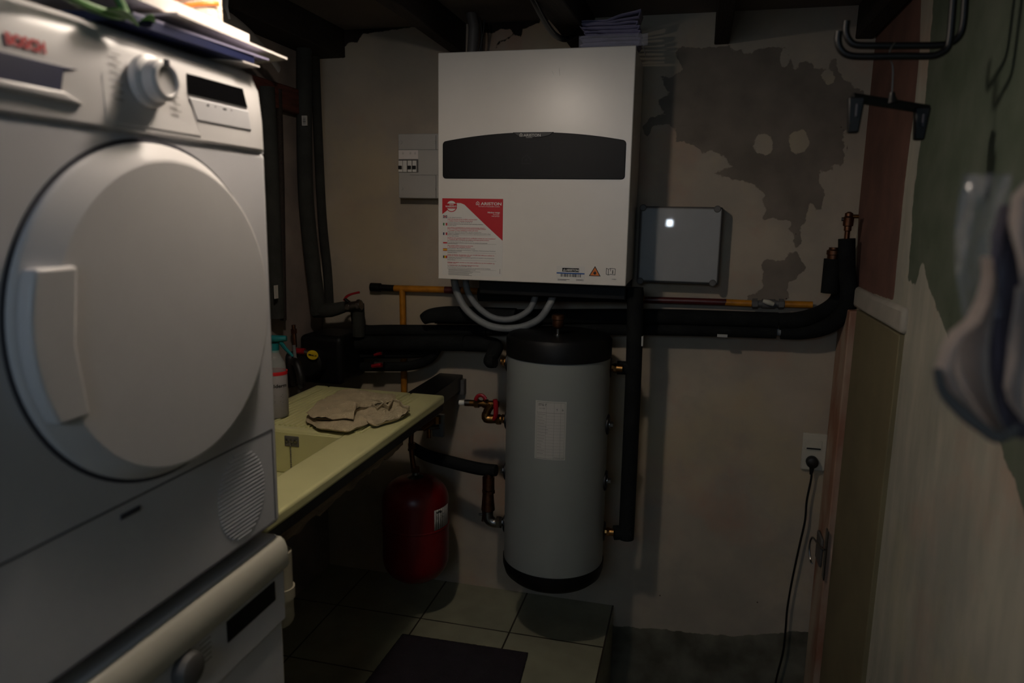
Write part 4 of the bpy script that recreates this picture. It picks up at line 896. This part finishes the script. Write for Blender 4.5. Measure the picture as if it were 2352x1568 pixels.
# control panel: side profile leaning back with a rounded crown
prof = [(DX-.03, zs), (DX+.004, zs), (DX+.003, zs+.05), (DX-.002, zs+.10), (DX-.010, zs+.122), (DX-.024, zs+.133), (DX-.05, zs+.136), (DX-.05, zs+.02)]
g = G(); n = 30; vs = []
for k in range(n+1):
    yv = dy0+(dy1-dy0)*k/n; e = min(1, (n-k)/2.0, k/2.0); s_ = .008*(1-math.sqrt(max(0, 1-(1-e)**2)))
    vs += [(x-(s_ if x > DX-.02 else 0), yv, z-(s_*.6 if z > zs+.1 else 0)) for x, z in prof]
m_ = len(prof)
g.add(vs, [(k*m_+j, k*m_+(j+1) % m_, (k+1)*m_+(j+1) % m_, (k+1)*m_+j) for k in range(n) for j in range(m_)]+[tuple(range(m_)), tuple(n*m_+j for j in range(m_))])
cp = obj('control_panel', g, 'enamel2', t, bevel=.003, seg=3)
obj('panel_groove', G().box((DX-.012, dy0+.003, zs-.004), (DX-.0035, dy1-.003, zs+.002)), 'enamel', t)
def lean(g):
    g.v = [(v[0]+float(np.interp(v[2], [zs, zs+.05, zs+.10, zs+.122], [0, -.001, -.006, -.014])), v[1], v[2]) for v in g.v]; return g
# dial field: slight raised shield between the recesses
def pl(py_, z): return py_, z
shield = [(.80, zs+.008), (.985, zs+.008), (.972, zs+.04), (.952, zs+.085), (.925, zs+.118), (.815, zs+.118), (.80, zs+.06)]
obj('dial_field', lean(G().prism(shield, 'x', DX-.01, DX+.0052)), 'enamel2', cp, bevel=.001, seg=2)
obj('display', lean(G().prism([(.966, zs+.096), (1.102, zs+.096), (1.109, zs+.066), (.962, zs+.066)], 'x', DX-.01, DX+.0065)), 'blkgloss', cp, bevel=.001)
obj('display_field', G().prism([(.962, zs+.062), (1.110, zs+.062), (1.116, zs+.03), (.976, zs+.03)], 'x', DX-.01, DX+.0050), 'enamel', cp, bevel=.002)
g = G()
for k in range(4): g.text(('off', '+', 'min', '>')[k], .006, (DX+.0052, 1.0+.02*k, zs+.054), face='+x')
obj('button_marks', g, 'seam', cp, smooth=False)
kn = G().lathe([(.034, 0), (.034, .010), (.030, .014), (.0275, .015), (.0265, .030), (.023, .034), (.020, .0345), (.018, .031), (.001, .030)], (DX+.005, .876, 1.637), (1, 0, 0), 48)
ko = obj('knob', kn, 'enamel2', cp)
obj('knob_marker', G().box((DX+.034, .873, 1.656), (DX+.041, .879, 1.664)), 'seam', ko)
for side in (0, 1):
    g = G()
    for k in range(7):
        z = 1.662-.0095*k; y_ = .918+.0012*k if side else .820-.0008*k; g.box((DX+.0062, y_, z), (DX+.0068, y_+.016, z+.0012))
    obj('programme_marks', lean(g), 'greyprint', cp, smooth=False)
# water container recess at the left
rec = [(dy0+.01, zs+.064), (.765, zs+.064), (.742, zs+.058), (.735, zs+.034), (dy0+.01, zs+.034)]
obj('handle_recess', lean(G().prism(rec, 'x', DX-.006, DX+.0060)), 'navy', cp, bevel=.0015)
obj('recess_lip', G().prism([(dy0+.01, zs+.034), (.735, zs+.034), (.765, zs+.022), (dy0+.01, zs+.026)], 'x', DX-.004, DX+.010), 'enamel2', cp, bevel=.003)
g = G().text('BOSCH', .0175, (DX+.0055, .670, 1.6415), face='+x', bold=.0008, xs=.90); lean(g); obj('lettering', g, 'red', cp, smooth=False)
# door
dc = (.880, 1.321); ry, rz = .247, .236
def oval(x, ry_, rz_, n=96): return [(x, dc[0]+ry_*math.cos(2*PI*k/n), dc[1]+rz_*math.sin(2*PI*k/n)) for k in range(n)]
def loft(rows, n=96):
    g = G(); vs = [p for r in rows for p in r]; g.add(vs, [(i*n+k, i*n+(k+1) % n, (i+1)*n+(k+1) % n, (i+1)*n+k) for i in range(len(rows)-1) for k in range(n)]+[tuple(range(n)), tuple(range((len(rows)-1)*n, len(rows)*n))]); return g
def oval2(x, c, ry_, rz_, n=96): return [(x, c[0]+ry_*math.cos(2*PI*k/n), c[1]+rz_*math.sin(2*PI*k/n)) for k in range(n)]
ic = (dc[0]+.013, dc[1]-.006)
dr = obj('door', loft([oval(DX-.006, ry-.001, rz-.001), oval(DX+.006, ry-.001, rz-.001), oval(DX+.009, ry-.004, rz-.004), oval2(DX+.023, ic, ry-.026, rz-.016), oval2(DX+.0245, ic, ry-.030, rz-.020), oval2(DX+.025, ic, .1, .1), oval2(DX+.025, ic, .02, .02)]), 'enamel2', t, angle=12)
obj('door_gap', loft([oval(DX-.002, ry+.005, rz+.005), oval(DX+.0012, ry+.005, rz+.005)]), 'seam', t)
# grip on the left of the door
hz1, hz0 = 1.400, 1.215
hp = []
for k in range(11): z = hz1-(hz1-hz0)*k/10; hp.append((dc[0]-math.sqrt(max(0, 1-((z-dc[1])/rz)**2))*ry+.006, z))
hp += [(.712, hz0+.0), (.700, (hz0+hz1)/2), (.712, hz1)]
obj('grip', G().prism(hp, 'x', DX+.010, DX+.031), 'enamel2', dr, bevel=.005, seg=3)
# service flap line, vent
obj('flap_seam', G().box((DX-.002, dy0+.02, 1.0685), (DX+.0008, dy1-.02, 1.0708)), 'seam', t)
obj('flap_seam', G().box((DX-.002, dy0+.02, .89), (DX+.0008, dy0+.022, 1.07)).box((DX-.002, dy1-.02, .895), (DX+.0008, dy1-.018, 1.07)).box((DX-.002, dy0+.02, .889), (DX+.0008, dy1-.018, .891)), 'seam', t)
vg = G()
vc_, vz_, vry, vrz = 1.047, .980, .066, .078
for k in range(22):
    z = vz_-vrz+2*vrz*(k+.5)/22; hw = vry*math.sqrt(max(0, 1-((z-vz_)/vrz)**2)); vg.tube([(DX+.0005, vc_-hw, z), (DX+.0005, vc_+hw, z)], .0011, 8)
obj('vent_grille', vg, 'enamel', t)
obj('coin_slot', G().box((DX-.001, .775, 1.048), (DX+.0015, .812, 1.056)), 'seam', t, bevel=.001)

# ------------------------------------------------------------------ washing machine
wz1 = .85
t = thing('washing_machine', (DX-.29, (dy0+dy1)/2, 0), 'white washing machine under the tumble dryer', 'washing machine')
obj('body', G().box((DX-.6, dy0, .02), (DX-.004, dy1, wz1-.03)), 'enamel', t, bevel=.008)
obj('worktop', G().box((DX-.61, dy0-.003, wz1-.03), (DX-.01, dy1+.003, wz1+.004)), 'enamel', t, bevel=.006)
prof = [(DX-.02, wz1-.064), (DX+.008, wz1-.062), (DX+.013, wz1-.054), (DX+.010, wz1-.02), (DX+.004, wz1-.006), (DX-.004, wz1), (DX-.02, wz1)]
g = G(); g.add([(x, yv, z) for yv in (dy0, dy1+.006) for x, z in prof], [(j, (j+1) % 7, 7+(j+1) % 7, 7+j) for j in range(7)]+[tuple(range(7)), tuple(range(7, 14))])
obj('top_ledge', g, 'plate', t, bevel=.006, seg=4, angle=60)
obj('control_panel', G().box((DX-.01, dy0, .68), (DX+.002, dy1, wz1-.066)), 'enamel', t, bevel=.003)
obj('display', G().prism([(.982, .777), (1.128, .777), (1.128, .738), (.982, .738)], 'x', DX-.002, DX+.004), 'blkgloss', t, bevel=.001)
obj('knob', G().lathe([(.028, 0), (.028, .012), (.025, .02), (.02, .022), (.001, .022)], (DX+.002, .873, .762), (1, 0, 0), 40), 'gbox', t)
g = G()
for k in range(5):
    g.box((DX+.0018, .912, .775-.009*k), (DX+.0026, .94, .7762-.009*k)); 
obj('programme_marks', g, 'greyprint', t, smooth=False)
wc = (.86, .45)
n = 72
def ring(x, r): return [(x, wc[0]+r*math.cos(2*PI*k/n), wc[1]+r*math.sin(2*PI*k/n)) for k in range(n)]
dr = obj('door_ring', loft([ring(DX-.005, .225), ring(DX+.015, .225), ring(DX+.028, .21), ring(DX+.028, .165), ring(DX+.01, .155)], n), 'steel', t)
obj('door_glass', loft([ring(DX-.004, .16), ring(DX+.012, .157), ring(DX+.03, .11), ring(DX+.034, .02)], n), 'blkgloss', dr)

# ------------------------------------------------------------------ on top of the dryer
tz = dz1
def slab(name, pts, z, th, m, label, cat, sag=0, group=None, curl=0, bev=.001):
    P = [at(a, b, z=z) for a, b in pts]; c = sum((p for p in P), Vector())/4
    def fn(a, b, up=1):
        p = (P[0]*(1-a)+P[1]*a)*(1-b)+(P[3]*(1-a)+P[2]*a)*b
        return (p.x, p.y, z+sag*(a*a)+curl*math.sin(a*7+b*3)*.5)
    n1, n2 = 14, 8; g = G()
    for s_ in (1, 0):
        g.v += [(x, y, zz+(th if s_ else 0)) for x, y, zz in (fn(i/(n1-1), j/(n2-1)) for i in range(n1) for j in range(n2))]
    k = n1*n2
    for i in range(n1-1):
        for j in range(n2-1):
            a = i*n2+j; g.f += [(a, a+n2, a+n2+1, a+1), (k+a+1, k+a+n2+1, k+a+n2, k+a)]
    edge = [i*n2 for i in range(n1)]+[(n1-1)*n2+j for j in range(1, n2)]+[i*n2+n2-1 for i in range(n1-2, -1, -1)]+[j for j in range(n2-2, 0, -1)]
    for i in range(len(edge)): a, b = edge[i], edge[(i+1) % len(edge)]; g.f.append((a, k+a, k+b, b))
    return tag(obj(name, g, m), label, cat, group)
def bslab(name, quad, z, th, m, label, cat, **kw):
    pts = [Vector((x, y, z)) for x, y in quad]
    global at
    old = at
    it = iter(pts)
    at = lambda a, b, z=None: a
    r = slab(name, [(p, 0) for p in pts], z, th, m, label, cat, **kw); at = old; return r
bslab('envelope', ((-.95, .80), (-.735, .84), (-.728, 1.12), (-.98, 1.10)), tz+.004, .012, 'navy', 'dark blue printed envelope lying lowest on the dryer', 'envelope')
bslab('folded_letter', ((-.95, .84), (-.722, .93), (-.735, 1.235), (-.92, 1.22)), tz+.0205, .0035, 'paper', 'white letter sheet sticking out past the dryer corner, under the thick booklet', 'letter', sag=.0125)
bslab('magazine', ((-.95, .80), (-.735, .86), (-.725, 1.16), (-.92, 1.14)), tz+.0165, .003, 'lilac', 'grey magazine between the blue envelope and the thick booklet', 'magazine')
bslab('booklet', ((-.95, .84), (-.735, .85), (-.755, 1.15), (-.93, 1.17)), tz+.038, .020, 'paper', 'thick white booklet on top of the letters on the dryer', 'booklet')
bslab('paper_slip', ((-.78, 1.06), (-.728, 1.09), (-.728, 1.135), (-.77, 1.14)), tz+.001, .002, 'paper', 'small paper slip under the letters at the dryer corner', 'paper')
# plant cutting and bag
q = Vector((-.79, .79, tz+.02))
def bag(c, rx, ry_, rz_, seed, amp=.25):
    def fn(a, b):
        th_, ph = 2*PI*a, PI*(b*.98+.01); d = Vector((math.cos(th_)*math.sin(ph), math.sin(th_)*math.sin(ph), math.cos(ph)))
        k = 1+amp*mn.noise(d*2+Vector((seed, 0, 0)))+amp*.4*mn.noise(d*6+Vector((seed, 0, 0)))
        return (c[0]+rx*d.x*k, c[1]+ry_*d.y*k, max(c[2]+rz_*d.z*k, tz+.0035))
    return G().surf(48, 28, fn)
t = obj('plastic_bag', bag((-.885, .885, tz+.110), .055, .060, .036, 2), 'box'); tag(t, 'crumpled pale plastic bag on the dryer between the green leaves', 'bag')
t = thing('plant_cutting', (-.75, .79, tz), 'green plant cutting lying over the front edge of the dryer top', 'plant')
g = G().tube([(-.80, .845, tz+.085), (-.755, .84, tz+.05), (-.735, .845, tz+.012), (-.74, .80, tz+.008), (-.735, .74, tz+.012)], .0055, 8, 5); obj('stem', g, 'leaf', t)
random.seed(5)
for (x, y, z, a, L_) in ((-.728, .75, tz+.012, 2.2, .07), (-.728, .80, tz+.006, .4, .06), (-.735, .87, tz+.010, 1.2, .07), (-.745, .71, tz+.02, 4.2, .06), (-.75, .83, tz+.012, .9, .06), (-.76, .74, tz+.03, 1.8, .06)):
    def fn(u, v_, x=x, y=y, z=z, a=a, L_=L_):
        w__ = .013*math.sin(PI*min(1, u*.98+.01))**.8*(v_-.5)*2; l_ = L_*u
        return (x+w__*.8+.004*u, y+l_*math.cos(a)*1.0-w__*.3, max(z+abs(w__)*.4+l_*math.sin(a)*.25-.012*u*u, tz+.0035 if x < DX else 0))
    obj('leaf', G().surf(12, 7, fn), 'leaf', t, solid=.0008)
t = obj('peach_packet', bag((-.875, 1.0, tz+.120), .05, .055, .055, 9, .12), 'pink'); tag(t, 'smooth peach coloured packet between the bag and the towel', 'packet')
# rolled towel
t = thing('rolled_towel', (-.87, 1.03, tz+.03), 'white terry towel with orange stripes standing on the dryer papers', 'towel')
def fn(a, b):
    th_ = 2*PI*a; r = .048*(1+.12*math.sin(2*th_+1)+.06*mn.noise(Vector((math.cos(th_)*2, math.sin(th_)*2, b*5)))); return (-.845+r*math.cos(th_), 1.105+r*.8*math.sin(th_), tz+.0600+.16*b)
obj('body', G().surf(60, 24, fn), 'terry', t)
def fn(a, b):
    y = 1.135+.012*math.cos(a*PI)+.003*mn.noise(Vector((a*3, b*6, 7))); x = -.812+.016*math.sin(a*PI)
    return (x, y, tz+.0600+.16*b)
obj('hem', G().surf(20, 24, fn), 'terry', t, solid=.010)
for k in range(2):
    z = tz+.078+.014*k
    def fn(a, b, z=z):
        th_ = -1.5+2.0*a; r = .051*(1+.12*math.sin(2*th_+1)+.06*mn.noise(Vector((math.cos(th_)*2, math.sin(th_)*2, (z-tz-.056)/.16*5)))); return (-.845+r*math.cos(th_), 1.105+r*.8*math.sin(th_), z+.007*b+.02*a)
    obj('orange_stripe', G().surf(24, 3, fn), 'orange', t, solid=.001)
# pale curved frame behind
R2 = lambda a, b: at(a, b, x=-1.28)
t = thing('curved_frame', R2(560, 60), 'pale curved plastic frame on the left wall behind the towel', 'frame')
pp = [R2(488, 40), R2(515, 42), R2(545, 58), R2(575, 82), R2(600, 108), R2(622, 135)]
g = G().tube(pp, [.030, .024, .020, .017, .014, .010], 12, 6, flat=.35, up=(0, 1, 1)); obj('band', g, 'greyring', t)
obj('upright', G().tube([R2(518, -15), R2(516, 15), R2(520, 45)], [.012, .011, .014], 10, 3, flat=.4), 'greyring', t)
obj('hanging_tab', G().tube([R2(620, 128), R2(642, 160)], .013, 8, flat=.3), 'greyring', t)
pq = [R2(495, 62), R2(540, 72), R2(580, 100), R2(612, 138), R2(560, 150), R2(495, 120)]
g = G(); cps = [(p_.y, p_.z) for p_ in pq]; g.prism(cps, 'x', -1.30, -1.292); obj('backing', g, 'gbox', t)

# ------------------------------------------------------------------ ceiling hooks, hanger, garment
def rod(pts, d, label):
    P = [at(a, b, y=d) for a, b in pts]; t = obj('hanging_rail', G().tube(P, .0062, 12, 6), 'black_steel'); return tag(t, label, 'rail', 'black steel hanging rails')
rod([(1927, 72), (1925, 95), (1932, 115), (1950, 127), (1985, 130), (2060, 129), (2130, 129), (2155, 125), (2175, 112), (2182, 90), (2186, 50), (2190, 0), (2195, -60), (2199, -110)], 1.42, 'lower and nearer bent black steel rail under the ceiling, right')
rod([(1945, 48), (1943, 72), (1950, 92), (1965, 103), (2000, 105), (2080, 105), (2155, 104), (2185, 98), (2205, 80), (2213, 50), (2217, 0), (2222, -60), (2226, -110)], 1.46, 'upper and farther bent black steel rail under the ceiling, right')
HY = 1.44; Hh = lambda a, b, d=HY: at(a, b, y=d)
t = thing('trouser_hanger', Hh(2045, 235), 'black clip hanger dangling empty from the bent steel rail', 'hanger')
obj('wire_hook', G().tube([Hh(2049, 212), Hh(2051, 170), Hh(2050, 150), Hh(2044, 135), Hh(2043, 121), Hh(2048, 108), Hh(2055, 98)], .0013, 8, 6), 'steel', t)
obj('neck', G().tube([Hh(2049, 212), Hh(2049, 222), Hh(2050, 236)], [.0045, .006, .010], 10), 'rubber', t)
L0, L1 = Hh(1958, 224, 1.42), Hh(2132, 252, 1.47)
obj('bar', G().tube([L0, L1], .0085, 10, flat=.7), 'rubber', t)
for (px, py, d_, s_) in ((1966, 229, 1.41, 1), (2118, 252, 1.46, .93)):
    q = Hh(px, py, d_); c_ = obj('clip', G().add([(q.x+x*s_, q.y+y, q.z+z*s_) for x, y, z in ((-.0135, -.01, .004), (.0135, -.01, .004), (.009, -.006, -.056), (-.009, -.006, -.056), (-.0135, .012, .004), (.0135, .012, .004), (.009, .008, -.056), (-.009, .008, -.056))], [(0, 1, 2, 3), (7, 6, 5, 4), (0, 4, 5, 1), (1, 5, 6, 2), (2, 6, 7, 3), (3, 7, 4, 0)]), 'rubber', t, bevel=.003)
    obj('clip_spring', G().box((q.x-.001, q.y-.0125, q.z-.03), (q.x+.003, q.y-.009, q.z-.008)), 'seam', c_, bevel=.001)
# garment
GYY = .62; Q = lambda a, b, d=GYY: at(a, b, y=d)
t = thing('white_garment', Q(2290, 700), 'white cotton garment hanging blurred at the right edge, close up', 'garment')
def panel(name, rows, m, dep, amp, seed, fr=9):
    def fn(a, b):
        k = a*(len(rows)-1); i = min(int(k), len(rows)-2); f = k-i; f2 = f*f*(3-2*f)
        y_, l_, r_2 = (rows[i][q_]*(1-f)+rows[i+1][q_]*f for q_ in range(3)); x_ = l_+(r_2-l_)*b; q = at(x_, y_, y=dep)
        return (q.x, dep+amp*math.sin(b*fr+a*3+seed)+amp*.8*mn.noise(Vector((a*3, b*3, seed))), q.z)
    return obj(name, G().surf(44, 30, fn), m, t)
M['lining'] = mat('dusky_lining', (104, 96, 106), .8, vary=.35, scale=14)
panel('left_panel', [(590, 2262, 2272), (640, 2262, 2280), (690, 2250, 2278), (735, 2228, 2268), (765, 2185, 2262), (800, 2164, 2260), (848, 2149, 2266), (900, 2182, 2276), (950, 2236, 2290), (990, 2285, 2305)], 'cloth', GYY, .010, 1)
panel('upper_panel', [(418, 2346, 2470), (452, 2308, 2470), (500, 2310, 2470), (560, 2326, 2470), (620, 2340, 2470), (665, 2352, 2470)], 'cloth', GYY-.01, .008, 4)
panel('lower_panel', [(660, 2340, 2470), (740, 2330, 2470), (820, 2322, 2470), (890, 2310, 2470), (925, 2318, 2470), (965, 2345, 2470)], 'cloth', GYY-.005, .008, 7, 14)
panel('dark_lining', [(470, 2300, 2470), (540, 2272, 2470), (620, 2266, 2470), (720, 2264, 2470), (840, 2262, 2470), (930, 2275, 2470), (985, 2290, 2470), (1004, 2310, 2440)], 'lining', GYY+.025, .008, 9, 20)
hem = [(2152, 846), (2168, 900), (2215, 950), (2262, 985), (2292, 1003), (2340, 985)]
obj('dark_hem', G().tube([Q(a, b, GYY-.004) for a, b in hem], [.003, .004, .005, .005, .005, .004], 8, 6, flat=.5), 'gbox', t)
q = Q(2425, 430); obj('hanging_loop', G().tube([(q.x, GYY, q.z-.01), (q.x, GYY, CEIL)], .003, 8), 'gbox', t)
def fn(a, b):
    x = 2215+110*b-22*math.sin(a*3.1); y = 400+330*a; q = at(x, y, y=GYY+.03+.012*math.sin(b*9+a*5)+.01*mn.noise(Vector((a*6, b*6, 3)))); return tuple(q)
tag(obj('clear_cover', G().surf(30, 20, fn), 'film', solid=.0004), 'clear plastic garment cover glinting beside the white garment', 'cover')

# ------------------------------------------------------------------ floor mat
MZ = 0
P = [at(835, 1572, z=.008), at(925, 1454, z=.008), at(1212, 1497, z=.008), at(1192, 1572, z=.008)]
dn = (P[3]-P[2]).normalized(); dl = Vector((0, -1, 0))
quad = [Vector((P[1].x, P[1].y, 0)), Vector((P[2].x, P[2].y, 0)), Vector((P[2].x, P[2].y, 0))+Vector((P[3].x-P[2].x, P[3].y-P[2].y, 0)).normalized()*.6, Vector((P[1].x, P[1].y, 0))+Vector((P[0].x-P[1].x, P[0].y-P[1].y, 0)).normalized()*.62]
def fn(a, b):
    p = (quad[0]*(1-a)+quad[1]*a)*(1-b)+(quad[3]*(1-a)+quad[2]*a)*b
    e = .0025*mn.noise(Vector((a*40, b*40, 2))); return (p.x+e, p.y+e, .002+.004*(1 if 0 < a < 1 and 0 < b < 1 else 0)+.001*mn.noise(Vector((a*60, b*60, 0))))
o = obj('door_mat', G().surf(60, 60, fn), 'mat', solid=.004); tag(o, 'dark purple pile mat lying on the floor tiles', 'mat')
# small square lamp behind the viewer, the one mirrored in the junction box lid
LQ = at(1538, 512, y=JY-.004); dr_ = Vector((LQ.x, LQ.y, LQ.z-CZ))/LQ.y; kx = LQ.y+1.50
lx, lz = LQ.x+dr_.x*kx, LQ.z+dr_.z*kx
M['glow'] = mat('lamp_face', (225, 240, 255), .5, emit=60)
t = thing('square_lamp', (lx, -1.53, lz), 'small square white lamp on a stalk behind the viewer', 'lamp')
obj('lamp_face', G().box((lx-.024, -1.505, lz-.024), (lx+.024, -1.5, lz+.024)), 'glow', t)
obj('lamp_housing', G().box((lx-.028, -1.53, lz-.028), (lx+.028, -1.506, lz+.028)), 'white', t, bevel=.002)
obj('stalk', G().tube([(lx, -1.515, lz-.02), (lx, -1.515, .005)], .006, 10).lathe([(.07, 0), (.07, .01), (.01, .015)], (lx, -1.515, .002)), 'black_steel', t)
